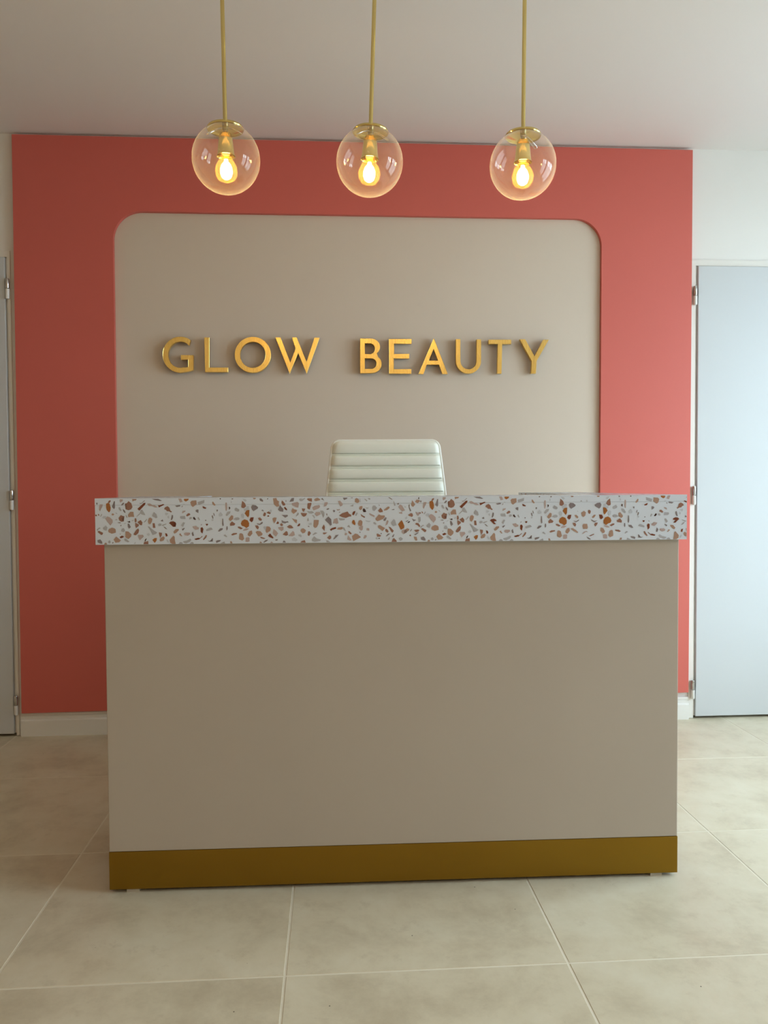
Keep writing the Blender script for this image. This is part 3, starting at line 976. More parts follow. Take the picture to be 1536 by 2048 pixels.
d 11874,498 11954,485 12034,530 12027,497 11954,456
r 14809,973 14751,991 14724,974 14803,937 14809,933
d 14809,1086 14782,1071 14809,1067
m 14734,865 14715,910 14651,939 14607,903 14595,832 14545,806 14564,781 14615,811 14665,814 14690,846
s 14710,782 14641,769 14635,749 14686,711 14711,731
s 14661,672 14622,711 14611,646 14636,634
g 14809,504 14803,462 14809,461
g 14797,475 14695,508 14676,499 14772,449
d 14809,591 14795,596 14776,616 14758,564 14796,564 14809,573
m 14809,285 14793,282 14801,218 14809,206
r 14717,275 14673,261 14655,203 14700,187
d 14760,436 14722,429 14659,364 14710,384
b 14809,168 14750,195 14728,153 14758,89 14809,75
s 14688,120 14656,120 14628,55 14651,40 14682,75
t 14385,1122 14315,1119 14281,1042 14348,1027
o 14248,1116 14128,1118 14144,1079 14202,1048 14246,1074
b 14097,1028 14062,1066 13947,1076 13940,982 14032,914 14070,944
g 13916,1033 13750,1083 13758,1006 13898,962
b 13560,1037 13534,1039 13478,959 13504,940 13554,979
d 14470,947 14400,959 14349,965 14337,933 14426,915
r 13801,923 13778,929 13704,890 13721,868 13778,878
d 13972,821 13938,849 13896,846 13901,763 13951,789
t 14301,760 14281,817 14214,826 14224,795 14275,766
m 14203,707 14155,758 14113,758 14096,722 14175,681
d 14576,601 14549,723 14517,710 14521,646 14551,592
g 14346,689 14232,695 14214,618 14322,625 14347,644
g 14131,636 14105,668 14061,661 14068,623 14119,606
k 14036,655 14004,670 13960,603 13986,593 14023,616
g 13921,641 13896,666 13865,595 13884,583
k 13741,582 13725,594 13710,581 13725,566
d 13458,837 13428,849 13420,817 13448,789
d 13538,760 13519,756 13500,696 13520,689
d 13577,690 13551,709 13533,625 13552,619
s 13578,600 13540,612 13530,580 13559,561 13578,574
s 13401,727 13359,785 13309,726 13316,688 13367,673 13399,682
t 13235,1015 13203,1015 13195,880 13212,809 13231,816 13240,932
k 13153,912 13134,912 13118,879 13148,835
g 13014,846 12981,891 12899,846 12899,800 12938,788 13001,814
m 12847,916 12826,1058 12756,999 12729,922 12783,874 12834,884
s 12790,864 12732,877 12706,928 12661,921 12662,837 12759,799 12784,819
o 12766,748 12720,825 12649,831 12669,760 12657,695 12684,644 12715,677
g 13232,713 13180,790 13116,800 13130,751 13194,687 13226,690
b 13157,622 13092,705 13048,686 13052,608 13119,555 13157,590
g 13049,602 12990,646 12927,652 12891,620 12908,588 12979,575
s 12855,723 12817,748 12775,696 12793,619 12843,645
m 13133,493 13081,550 12999,492 13025,451 13127,439
o 12864,491 12838,561 12774,600 12697,573 12660,502 12667,424 12731,380 12776,419 12839,439
d 13316,623 13297,617 13284,455 13312,430 13324,494
d 13217,429 13191,429 13186,364 13212,319 13224,365
d 13429,308 13377,379 13307,385 13313,346 13391,302
g 13715,356 13619,400 13581,394 13553,352 13684,317 13712,317
r 13851,396 13810,415 13782,369 13805,254 13849,299
t 14049,430 13962,448 13937,422 13893,403 13900,364 13976,348 14020,384
r 13730,491 13675,497 13666,472 13701,444
d 13847,467 13821,492 13815,486 13835,457
g 14324,464 14272,541 14230,528 14280,425
r 14621,518 14583,556 14519,566 14463,542 14447,504 14501,498 14521,479 14460,427 14521,427 14596,505
b 14517,299 14459,369 14389,375 14383,343 14447,279 14492,260
d 14304,374 14242,399 14236,386 14281,335 14300,346
b 14378,246 14340,265 14327,226 14296,200 14328,192
t 14257,258 14219,286 14117,282 14105,244 14169,203 14239,219
d 14073,263 14040,307 14035,256 14014,204 14054,198
r 13998,127 13915,152 13871,145 13813,196 13806,183 13890,113 13954,98 13992,103
m 13799,106 13723,221 13695,208 13718,150 13782,92
b 14608,107 14518,211 14487,183 14482,93 14464,9 14478,6 14544,6 14597,36
g 14285,65 14183,90 14106,134 14081,102 14114,57 14210,15 14266,33
g 14398,8 14355,50 14305,39 14289,6 14397,6
g 14121,12 14069,50 14025,30 14025,6 14117,6
d 13684,79 13585,65 13571,136 13552,135 13557,58 13636,52
d 13483,70 13431,89 13355,92 13381,56 13471,19
g 13369,11 13272,55 13257,6 13371,6
b 13132,54 13100,60 13074,6 13127,6
g 13290,210 13251,226 13201,171 13220,161 13277,191
m 13108,222 13053,260 12963,262 12960,236 13072,202
m 12942,420 12891,420 12815,374 12866,351 12936,388
t 12815,335 12751,374 12661,366 12732,322 12802,316
b 12913,143 12899,246 12861,258 12816,232 12786,116 12831,71 12907,104
d 13090,1098 13074,1121 13039,1117 13055,1091
k 13381,1110 13355,1126 13342,1106 13362,1093
s 12813,1109 12742,1096 12711,1057 12756,1031 12794,1070
s 13107,1021 13088,1072 13076,1008 13099,1002
d 14311,920 14286,946 14276,939 14299,907
s 14279,984 14234,990 14209,958 14260,965
b 12559,1127 12489,1126 12495,1101 12534,1092 12556,1105
d 12606,901 12574,953 12491,942 12434,894 12447,862 12550,798 12588,837
r 12651,586 12622,644 12545,649 12565,559 12598,525 12642,560
m 12515,446 12445,446 12420,397 12446,343 12490,384
b 12697,231 12651,308 12594,321 12582,243 12640,172 12689,192
t 12757,44 12749,141 12704,154 12653,147 12654,50 12706,37
b 12466,643 12413,645 12366,596 12379,557 12426,577
d 12506,498 12426,485 12346,530 12353,497 12426,456
b 12087,694 12160,744 12207,707 12194,628 12147,588 12107,615
m 12260,746 12287,774 12334,745 12327,692 12301,664 12267,693
b 12121,365 12141,417 12241,416 12259,324 12241,284 12188,291 12141,288
b 11814,301 11874,311 11954,260 12014,201 11988,188 11888,241
t 12101,156 12168,219 12221,234 12268,205 12208,212 12141,166
d 12222,93 12275,73 12342,26 12302,17 12255,40
m 12282,112 12415,164 12422,144 12335,105
s 12013,721 12007,748 11987,748 11983,728
d 12060,978 12086,1013 12116,977 12089,991
s 12206,1016 12246,1022 12253,970 12227,957
"""
# outlines (X, Z) of the sign letters in metres, holes after the first loop
LETTERS = {"G":[[[0.134,1.621],[0.1282,1.6249],[0.122,1.6282],[0.1155,1.6309],[0.1088,1.6328],[0.1019,1.6341],[0.0949,1.6346],[0.0879,1.6344],[0.0809,1.6335],[0.074,1.6319],[0.0674,1.6296],[0.0609,1.6267],[0.0548,1.6231],[0.049,1.6189],[0.0436,1.6141],[0.0387,1.6088],[0.0344,1.603],[0.0306,1.5969],[0.0274,1.5904],[0.0248,1.5836],[0.0229,1.5766],[0.0217,1.5694],[0.0212,1.5622],[0.0214,1.555],[0.0222,1.5478],[0.0238,1.5408],[0.026,1.5339],[0.0289,1.5274],[0.0324,1.5212],[0.0364,1.5154],[0.0411,1.51],[0.0462,1.5052],[0.0518,1.5009],[0.0578,1.4972],[0.0641,1.4941],[0.0707,1.4918],[0.0775,1.4901],[0.0844,1.4891],[0.0914,1.4888],[0.0984,1.4893],[0.1054,1.4905],[0.1244,1.4934],[0.1433,1.5002],[0.1441,1.5598],[0.095,1.5596],[0.0947,1.5418],[0.1234,1.5419],[0.123,1.5123],[0.1119,1.5095],[0.102,1.5097],[0.0964,1.5087],[0.0908,1.5083],[0.0851,1.5087],[0.0796,1.5097],[0.0742,1.5115],[0.069,1.5139],[0.0641,1.517],[0.0596,1.5206],[0.0556,1.5248],[0.052,1.5295],[0.0489,1.5346],[0.0465,1.5401],[0.0446,1.5459],[0.0433,1.5519],[0.0427,1.558],[0.0427,1.5641],[0.0434,1.5702],[0.0447,1.5763],[0.0467,1.5821],[0.0492,1.5876],[0.0524,1.5928],[0.056,1.5976],[0.0601,1.6019],[0.0646,1.6057],[0.0695,1.6089],[0.0747,1.6115],[0.0801,1.6134],[0.0857,1.6146],[0.0913,1.6152],[0.097,1.615],[0.1026,1.6141],[0.108,1.6125],[0.1132,1.6102],[0.1182,1.6073],[0.1228,1.6038],[0.1269,1.5997]]],"L":[[[0.1888,1.6325],[0.2098,1.6326],[0.2082,1.5099],[0.2838,1.5102],[0.2836,1.4917],[0.1908,1.4914]]],"O":[[[0.459,1.563],[0.4586,1.5713],[0.4573,1.5794],[0.4551,1.5873],[0.452,1.5949],[0.4481,1.602],[0.4434,1.6087],[0.4379,1.6148],[0.4318,1.6203],[0.4251,1.625],[0.4179,1.6289],[0.4103,1.632],[0.4024,1.6342],[0.3943,1.6356],[0.386,1.636],[0.3778,1.6354],[0.3696,1.634],[0.3617,1.6317],[0.354,1.6285],[0.3468,1.6245],[0.34,1.6197],[0.3338,1.6142],[0.3282,1.608],[0.3234,1.6013],[0.3193,1.5941],[0.3161,1.5865],[0.3137,1.5786],[0.3122,1.5705],[0.3117,1.5623],[0.312,1.5541],[0.3133,1.546],[0.3155,1.5381],[0.3186,1.5306],[0.3225,1.5234],[0.3272,1.5167],[0.3326,1.5106],[0.3387,1.5051],[0.3453,1.5004],[0.3525,1.4964],[0.3601,1.4933],[0.368,1.4911],[0.3762,1.4897],[0.3844,1.4893],[0.3927,1.4898],[0.4008,1.4912],[0.4088,1.4935],[0.4165,1.4967],[0.4238,1.5007],[0.4306,1.5055],[0.4368,1.511],[0.4424,1.5172],[0.4473,1.5239],[0.4514,1.5311],[0.4546,1.5388],[0.457,1.5467],[0.4585,1.5548]],[[0.4372,1.5629],[0.4368,1.5699],[0.4356,1.5767],[0.4335,1.5833],[0.4305,1.5895],[0.4268,1.5953],[0.4224,1.6005],[0.4173,1.605],[0.4117,1.6089],[0.4056,1.6119],[0.3992,1.6141],[0.3926,1.6154],[0.3858,1.6158],[0.379,1.6153],[0.3724,1.6139],[0.3659,1.6117],[0.3598,1.6086],[0.3541,1.6047],[0.349,1.6001],[0.3445,1.5948],[0.3406,1.589],[0.3375,1.5828],[0.3353,1.5762],[0.3339,1.5694],[0.3334,1.5624],[0.3337,1.5555],[0.335,1.5487],[0.3371,1.5421],[0.34,1.5359],[0.3437,1.5301],[0.3481,1.5249],[0.3532,1.5203],[0.3588,1.5165],[0.3648,1.5134],[0.3712,1.5112],[0.3779,1.5099],[0.3846,1.5095],[0.3914,1.5099],[0.3981,1.5113],[0.4046,1.5136],[0.4107,1.5167],[0.4164,1.5206],[0.4216,1.5252],[0.4261,1.5305],[0.4299,1.5363],[0.433,1.5425],[0.4353,1.5491],[0.4367,1.556]]],"W":[[[0.4782,1.6343],[0.499,1.6344],[0.5383,1.5325],[0.5602,1.5888],[0.5455,1.6347],[0.5652,1.6349],[0.6048,1.5351],[0.6383,1.6342],[0.6592,1.6343],[0.6049,1.4861],[0.5707,1.5703],[0.5351,1.4859]]],"B":[[[0.8258,1.4887],[0.8268,1.6319],[0.8655,1.6321],[0.8771,1.6317],[0.8832,1.6303],[0.889,1.6281],[0.8943,1.6251],[0.899,1.6213],[0.9029,1.617],[0.906,1.6121],[0.9081,1.6069],[0.9092,1.6015],[0.9093,1.5959],[0.9084,1.5904],[0.9064,1.5851],[0.9035,1.5801],[0.8997,1.5756],[0.8952,1.5716],[0.9015,1.5557],[0.9055,1.5521],[0.9089,1.548],[0.9116,1.5436],[0.9136,1.5388],[0.915,1.5339],[0.9155,1.5289],[0.9153,1.5238],[0.9143,1.5188],[0.9126,1.5139],[0.9101,1.5093],[0.907,1.505],[0.9033,1.5011],[0.899,1.4977],[0.8943,1.4948],[0.8891,1.4925],[0.8837,1.4908],[0.878,1.4898],[0.8723,1.4894]],[[0.846,1.5681],[0.8463,1.6119],[0.8665,1.612],[0.8714,1.6115],[0.8761,1.6099],[0.8803,1.6073],[0.8837,1.6039],[0.8863,1.5997],[0.8879,1.5951],[0.8885,1.5902],[0.8879,1.5853],[0.8862,1.5807],[0.8836,1.5765],[0.88,1.573],[0.8758,1.5704],[0.8712,1.5688],[0.8663,1.5682]],[[0.8456,1.5071],[0.8459,1.5503],[0.8727,1.5505],[0.8776,1.5499],[0.8823,1.5484],[0.8864,1.5458],[0.8899,1.5424],[0.8925,1.5383],[0.8941,1.5337],[0.8946,1.5289],[0.8941,1.5241],[0.8924,1.5195],[0.8897,1.5154],[0.8862,1.512],[0.882,1.5094],[0.8773,1.5078],[0.8724,1.5072]]],"E":[[[0.9466,1.6308],[1.04,1.6302],[1.0399,1.6124],[0.968,1.612],[0.9678,1.5687],[1.0301,1.569],[1.03,1.5512],[0.9665,1.5509],[0.9662,1.5058],[1.0382,1.506],[1.0381,1.4882],[0.947,1.4879]]],"A":[[[1.1338,1.635],[1.1917,1.4875],[1.1706,1.4875],[1.1557,1.5256],[1.1044,1.5254],[1.0892,1.4872],[1.07,1.4871]],[[1.133,1.5904],[1.1515,1.5422],[1.1123,1.5421]]],"U":[[[1.2267,1.632],[1.2454,1.6321],[1.2457,1.5415],[1.2461,1.536],[1.2474,1.5308],[1.2494,1.5258],[1.2522,1.5211],[1.2556,1.517],[1.2596,1.5135],[1.2642,1.5107],[1.2691,1.5086],[1.2743,1.5074],[1.2796,1.507],[1.2849,1.5074],[1.2901,1.5087],[1.295,1.5108],[1.2995,1.5137],[1.3036,1.5172],[1.3071,1.5214],[1.3099,1.526],[1.3119,1.531],[1.3132,1.5363],[1.3136,1.5418],[1.3144,1.6313],[1.3332,1.6315],[1.333,1.5418],[1.3326,1.535],[1.3312,1.5282],[1.3289,1.5217],[1.3258,1.5155],[1.3219,1.5098],[1.3173,1.5046],[1.312,1.5],[1.3062,1.4962],[1.3,1.4931],[1.2933,1.4909],[1.2865,1.4895],[1.2795,1.489],[1.2726,1.4895],[1.2657,1.4908],[1.2591,1.493],[1.2529,1.496],[1.2471,1.4998],[1.2419,1.5043],[1.2373,1.5094],[1.2334,1.5151],[1.2304,1.5213],[1.2281,1.5278],[1.2268,1.5345],[1.2264,1.5414]]],"T":[[[1.3648,1.6305],[1.461,1.6311],[1.461,1.6131],[1.4226,1.6129],[1.4194,1.4895],[1.4011,1.4894],[1.4037,1.6128],[1.3648,1.6125]]],"Y":[[[1.497,1.6331],[1.5202,1.6332],[1.56,1.5627],[1.598,1.6319],[1.6213,1.632],[1.5692,1.5429],[1.5661,1.4906],[1.5453,1.4905],[1.5477,1.5416]]]}
# ================================================================ reception desk
DX, DY, DRZ = 0.141, 0.371, math.radians(-0.907)
W = 1.453
CX0, CX1 = -0.0156, 1.4663
CZ0, CZ1, CZS = 0.8786, 0.9925, 0.9752
CYF, CIN = -0.017, 0.193                 # front and back edge of the front ledge
LEND, REND, LW = 0.42, 0.98, 0.212       # where the two return ledges end, ledge width
desk = empty('reception_desk', (DX, DY, 0), DRZ)
tag(desk, 'beige reception desk with terrazzo ledge and brass band along its foot', 'desk')
obj('front_panel', nbox(0, W, 0, 0.02, 0.105, CZ0, bev=0.0018), M['desk'], desk)
obj('side_panel', nbox(0, 0.02, 0.0205, LEND - 0.015, 0.105, CZ0, bev=0.001), M['desk'], desk)
obj('side_panel', nbox(W - 0.02, W, 0.0205, REND - 0.015, 0.105, CZ0, bev=0.001), M['desk'], desk)
obj('inner_panel', nbox(0.17, 0.19, 0.0205, LEND - 0.02, 0.0285, CZ0), M['desk'], desk)
obj('inner_panel', nbox(W - 0.19, W - 0.17, 0.0205, REND - 0.02, 0.0285, CZ0), M['desk'], desk)
band = obj('plinth_band', nbox(-0.0006, W + 0.0006, -0.0008, 0.02, 0.0095, 0.1048, bev=0.0006), M['band'], desk)
band['label'] = 'brushed brass band'
for x0, x1, ye in ((-0.0006, 0.02, LEND - 0.015), (W - 0.02, W + 0.0006, REND - 0.015)):
    obj('plinth_band', nbox(x0, x1, 0.0205, ye, 0.0095, 0.1048), M['band'], desk)
obj('gap_shade_panel', nbox(0.0205, W - 0.0205, 0.0205, 0.24, 0.0100, 0.028), M['desk'], desk)  # unseen board added to block light, keeping the gap below dark
for x, y in ((0.058, 0.012), (W - 0.052, 0.012), (0.04, LEND - 0.06), (W - 0.04, REND - 0.06)):
    bm = bmesh.new()
    prism_xy(bm, [(x - 0.017, y - 0.008), (x + 0.014, y - 0.006), (x + 0.017, y + 0.03), (x - 0.017, y + 0.03)], 0.0, 0.0097)
    f = obj('foot', bm, M['pad'], desk); f['label'] = 'small pale levelling pad'
def ushape(d):
    return [(CX0 + d, CYF + d), (CX1 - d, CYF + d), (CX1 - d, REND - d), (CX1 - LW + d, REND - d), (CX1 - LW + d, CIN - d),
            (CX0 + LW - d, CIN - d), (CX0 + LW - d, LEND - d), (CX0 + d, LEND - d)]
top = obj('countertop', prism_xy(bmesh.new(), ushape(0), CZS + 0.0004, CZ1), M['terrazzo'], desk)
top['label'] = 'white terrazzo ledge with brown and grey chips'
obj('fascia', prism_xy(bmesh.new(), ushape(0.0003), CZ0, CZS), M['terrazzo'], top)
chips = []
for ln in CHIPS.strip().split('\n'):
    w = ln.split()
    chips.append((w[0], [tuple(int(v) / 10000 for v in q.split(',')) for q in w[1:]]))
KEYS = list(CHIP)
def chip_part(placer, sel, name='terrazzo_chips'):
    """flat inlaid chips, all flush with one another"""
    bm = bmesh.new()
    for k, p in sel:
        pts = [placer(s, z) for s, z in p]
        try: f = bm.faces.new([bm.verts.new(q) for q in pts])
        except ValueError: continue
        f.material_index = KEYS.index(k)
    bmesh.ops.triangulate(bm, faces=[f for f in bm.faces if len(f.verts) > 4])
    o = obj(name, bm, [CHIP[k] for k in KEYS], top)
    o['kind'] = 'stuff'
    return o
E_ = 0.00025
chip_part(lambda s, z: (CX0 + s, CYF - E_, CZ0 + z), chips)
def clipx(p, x0, x1, y0, y1):
    for ax, v, sg in ((0, x0, 1), (0, x1, -1), (1, y0, 1), (1, y1, -1)):
        o = []
        for i in range(len(p)):
            a, b = p[i], p[(i + 1) % len(p)]
            ia, ib = sg * (a[ax] - v) >= 0, sg * (b[ax] - v) >= 0
            if ia: o.append(a)
            if ia != ib:
                t = (v - a[ax]) / (b[ax] - a[ax]); o.append((a[0] + t * (b[0] - a[0]), a[1] + t * (b[1] - a[1])))
        p = o
        if not p: break
    return p
def field(length, height, shift=0.0, flip=False):
    out = []
    rows = int(height / 0.1139) + 1
    for r in range(rows):
        for k, p in chips:
            q = [(s - shift - 0.13 * r, (0.1139 - z if (flip ^ (r % 2 == 1)) else z) + r * 0.1139) for s, z in p]
            if shift + 0.13 * r > 0: 
                q2 = [(x + 0.797, y) for x, y in q] if max(x for x, _ in q) < 0 else q
            else: q2 = q
            q2 = clipx(q2, 0.001, length - 0.001, 0.001, height - 0.001)
            if len(q2) >= 3: out.append((k, q2))
    return out
# outer ends, inner faces and tops
chip_part(lambda s, z: (CX0 - E_, LEND - s, CZ0 + z), field(LEND - CYF, CZ1 - CZ0, 0.2))
chip_part(lambda s, z: (CX1 + E_, CYF + s, CZ0 + z), field(REND - CYF, CZ1 - CZ0, 0.3))
chip_part(lambda s, z: (CX1 - LW - E_, REND - s, CZ0 + z), field(REND - CIN, CZ1 - CZ0, 0.1))
chip_part(lambda s, z: (CX0 + LW + E_, CIN + s, CZ0 + z), field(LEND - CIN, CZ1 - CZ0, 0.25))
chip_part(lambda s, z: (CX0 + LW + s, CIN + E_, CZ0 + z), field(CX1 - CX0 - 2 * LW, CZ1 - CZ0, 0.15))
chip_part(lambda s, z: (CX0 + s, CYF + z, CZ1 + E_), field(CX1 - CX0, CIN - CYF, 0.0, True))
chip_part(lambda s, z: (CX1 - z, CIN + s, CZ1 + E_), field(REND - CIN, LW, 0.2))
chip_part(lambda s, z: (CX0 + z, CIN + s, CZ1 + E_), field(LEND - CIN, LW, 0.35))

# ================================================================ sign letters
ORD = [('G', 0, 'curved gold letter G, first letter of the wall sign'),
       ('L', 0, 'gold letter L between the G and the O of the wall sign'),
       ('O', 0, 'round gold letter O of the wall sign'),
       ('W', 0, 'gold letter W with crossed middle strokes ending the first word of the sign'),
       ('B', 0, 'gold letter B starting the second word of the wall sign'),
       ('E', 0, 'gold letter E between the B and the A of the wall sign'),
       ('A', 0, 'pointed gold letter A of the wall sign'),
       ('U', 0, 'gold letter U between the A and the T of the wall sign'),
       ('T', 0, 'gold letter T between the U and the Y of the wall sign'),
       ('Y', 0, 'gold letter Y, last letter of the wall sign')]
YLF = 1.668              # front face of the letters, held off the wall by short pins
def mid(a, b): return ((a[0] + b[0]) / 2, (a[1] + b[1]) / 2)
def pins(ch):
    lo = LETTERS[ch][0]; n = len(lo)
    if ch == 'G': return [mid(lo[12], lo[-14]), mid(lo[26], lo[-26])]
    if ch == 'O': h = LETTERS[ch][1]; return [mid(lo[14], h[12]), mid(lo[42], h[36])]
    if ch == 'L': return [mid(lo[0], lo[2]) if 0 else (mid(lo[0], lo[1])[0], mid(lo[1], lo[2])[1]), mid(lo[3], lo[4])]
    if ch == 'W': return [mid(lo[0], lo[1]), mid(lo[7], lo[8])]
    if ch == 'B': return [(lo[0][0] + 0.009, lo[0][1] + 0.02), (lo[1][0] + 0.009, lo[1][1] - 0.02)]
    if ch == 'E': return [(lo[0][0] + 0.009, lo[0][1] - 0.02), (lo[11][0] + 0.009, lo[11][1] + 0.02)]
    if ch == 'A': return [mid(lo[1], lo[2]), mid(lo[5], lo[6])]
    if ch == 'U': return [mid(lo[0], lo[1]), (lo[n - 25][0] - 0.009, lo[n - 25][1])]
    if ch == 'T': return [mid(lo[0], lo[2]), mid(lo[4], lo[5])]
    return [mid(lo[0], lo[1]), mid(lo[6], lo[7])]
PINS = {}
for ch, _, _l in ORD:
    q = pins(ch)
    zt_ = max(p[1] for p in LETTERS[ch][0]); zb_ = min(p[1] for p in LETTERS[ch][0])
    PINS[ch] = [(x, min(max(z, zb_ + 0.006), zt_ - 0.006)) for x, z in q]
for ch, _, lab in ORD:
    loops = LETTERS[ch]
    xs = [p[0] for p in loops[0]]; zs = [p[1] for p in loops[0]]
    cx, cz = (min(xs) + max(xs)) / 2, min(zs)
    bm = bmesh.new()
    lp = [[(x - cx, z - cz) for x, z in l] for l in loops]
    prism_xz(bm, lp[0], 0.0, 0.020, lp[1:])
    es = [e for e in bm.edges if len(e.link_faces) == 2 and all(abs(v.co.y) < 1e-6 for v in e.verts) and abs(e.calc_face_angle(0)) > 1.0]
    bmesh.ops.bevel(bm, geom=es, offset=0.0007, segments=1, affect='EDGES')
    o = obj('sign_letter', bm, M['gold'], None, False, (cx, YLF, cz))
    for px, pz in PINS[ch]:
        pb = lathe(bmesh.new(), [(0, 0), (0.003, 0), (0.003, YW - YLF - 0.0202), (0, YW - YLF - 0.0202)], 10)
        bmesh.ops.rotate(pb, verts=pb.verts, cent=(0, 0, 0), matrix=Matrix.Rotation(-math.pi / 2, 3, 'X'))
        obj('mounting_pin', pb, M['steel'], o, True, (px - cx, 0.020, pz - cz))
    tag(o, lab, 'letter', 'gold letters of the wall sign')

# ================================================================ pendant lamps
GR = 0.0905
def make_pendant(L):
    """origin at the ceiling, globe centre at (0,0,-L)"""
    p = empty('pendant_lamp', (0, 0, 0))
    c = -L
    zt = c + 0.0785                                  # globe mouth
    obj('ceiling_rose', lathe(bmesh.new(), [(0, 0), (0.05, 0), (0.05, -0.018), (0.046, -0.022), (0.010, -0.024), (0, -0.024)], 40), M['brass'], p, True)
    obj('rod', lathe(bmesh.new(), [(0, -0.02), (0.0056, -0.02), (0.0056, zt + 0.012), (0, zt + 0.012)], 20), M['brass'], p, True)
    cap = obj('globe_cap', lathe(bmesh.new(), [(0, zt + 0.016), (0.009, zt + 0.0155), (0.012, zt + 0.012), (0.030, zt + 0.0115), (0.047, zt + 0.006), (0.0495, zt + 0.001), (0.0485, zt - 0.001), (0.044, zt + 0.003), (0.028, zt + 0.007), (0, zt + 0.0075)], 48), M['brass'], p, True)
    obj('cap_nipple', lathe(bmesh.new(), [(0, zt + 0.007), (0.008, zt + 0.007), (0.008, zt - 0.002), (0.0055, zt - 0.003), (0.0055, zt - 0.010), (0, zt - 0.010)], 20), M['steel'], cap, True)
    so = [(0.0, 0.0075), (0.009, 0.0082), (0.0140, 0.0110), (0.0168, 0.0165), (0.0185, 0.025), (0.0200, 0.040), (0.0212, 0.052), (0.0222, 0.062), (0.0238, 0.0685), (0.0252, 0.0715)]
    si = [(0.0243, 0.0718), (0.0226, 0.0680), (0.0208, 0.060), (0.0190, 0.042), (0.0172, 0.025), (0.0135, 0.016), (0, 0.014)]
    obj('socket', lathe(bmesh.new(), [(r, zt - z) for r, z in so + si], 40), M['brass'], p, True)
    # globe: blown sphere open at the top
    a0 = math.asin(0.0455 / GR)
    prof = [(GR * math.sin(a0 + (math.pi - a0) * i / 40), c + GR * math.cos(a0 + (math.pi - a0) * i / 40)) for i in range(41)]
    prof[-1] = (0, c - GR)
    obj('glass_globe', lathe(bmesh.new(), [(0.0455, zt + 0.004)] + prof, 64), M['globe'], p, True)
    bz = c - 0.030
    bp = [(0.0, bz + 0.046), (0.0125, bz + 0.046), (0.0135, bz + 0.036), (0.018, bz + 0.028), (0.0262, bz + 0.014), (0.0300, bz), (0.0282, bz - 0.014), (0.0215, bz - 0.0245), (0.011, bz - 0.030), (0.0, bz - 0.0315)]
    b = obj('bulb', lathe(bmesh.new(), bp, 40), M['bulb_glass'], p, True)
    fp = [(0.0, 0.030), (0.0045, 0.029), (0.0060, 0.022), (0.0125, 0.014), (0.0160, 0.003), (0.0160, -0.008), (0.0125, -0.018), (0.006, -0.023), (0.0, -0.024)]
    obj('filament', lathe(bmesh.new(), [(r, bz + z) for r, z in fp], 24), M['glow'], b, True)
    obj('screw_base', lathe(bmesh.new(), [(0, bz + 0.062), (0.012, bz + 0.060), (0.0128, bz + 0.047), (0.0125, bz + 0.044), (0, bz + 0.044)], 24), M['chrome'], b, True)
    # two wire spring clips holding the globe
    for a in (200, 330):
        ca, sa = math.cos(math.radians(a)), math.sin(math.radians(a))
        def P(r, w, z): return (ca * r - sa * w, sa * r + ca * w, zt + z)
        tube_pts = [P(0.010, -0.004, 0.001), P(0.024, -0.0045, -0.003), P(0.048, -0.005, -0.0185), P(0.050, -0.003, -0.0200), P(0.050, 0.003, -0.0200), P(0.048, 0.005, -0.0185), P(0.024, 0.0045, -0.003), P(0.010, 0.004, 0.001)]
        obj('spring_clip', tube(bmesh.new(), tube_pts, 0.0011, 6), M['chrome'], p, True)
    return p
LAMPS = [(0.429, 1.897, -0.72, 0), (0.815, 1.902, 2.1, 25), (1.237, 1.900, 0.7, 60)]
LLAB = ['clear glass globe pendant on brass rod above the sign letters G and L',
        'middle one of the three clear glass globe pendants on brass rods',
        'clear glass globe pendant on brass rod above the sign letters U and T']
YP = 0.55
proto = None
for (gx, gz, tilt, spin), lab in zip(LAMPS, LLAB):
    t = math.radians(tilt)
    L = (ZC - gz) / math.cos(t)
    if proto is None:
        proto = make_pendant(0.5506); o = proto
    else:
        o = copy_tree(proto)
    o.location = (gx + math.tan(t) * (ZC - gz), YP, ZC - 0.0002 - (0.5506 - L) * 0 )
    o.rotation_euler = (0, t, 0)
    if proto is not o:
        for chd in o.children:
            if chd.name.startswith('spring_clip'): chd.rotation_euler.z = math.radians(spin)
    tag(o, lab, 'lamp', 'pendant lamps above the desk')

# ================================================================ office chair
CHX, CHY = 0.903, 1.245
chair = empty('office_chair', (CHX, CHY, 0), math.radians(-1.5))
tag(chair, 'cream leather office chair with horizontal ribs behind the desk', 'chair')
ZT = 1.188; ZBm = 0.50
RIB = 0.0476
def halfw(z):
    if z > 0.98: return 0.1975 + (1.173 - z) * 0.095 / 1.0 * 1.15
    return halfw(0.981) + (0.98 - z) * 0.02
def corner(z):
    r = 0.026
    d = ZT - z
    if d >= r: return 0.0
    return r - math.sqrt(max(0, r * r - (r - d) ** 2))
rows = []
z = ZBm
zs = []
seams = [ZT - 0.0525 - RIB * i for i in range(14)]
samples = set()
edges_ = [ZT] + [s for s in seams if s > ZBm + 0.02] + [ZBm]
for hi, lo in zip(edges_, edges_[1:]):
    h = hi - lo
    for i in range(11):
        zz = lo + h * i / 10
        samples.add(round(zz, 5))
    if lo > ZBm + 1e-4:
        for d in (-0.0042, -0.0030, -0.0016, 0.0016, 0.0030, 0.0042): samples.add(round(lo + d, 5))
for d in (0.0008, 0.0025, 0.005, 0.009, 0.014, 0.020): samples.add(round(ZT - d, 5))
samples = sorted(samples)
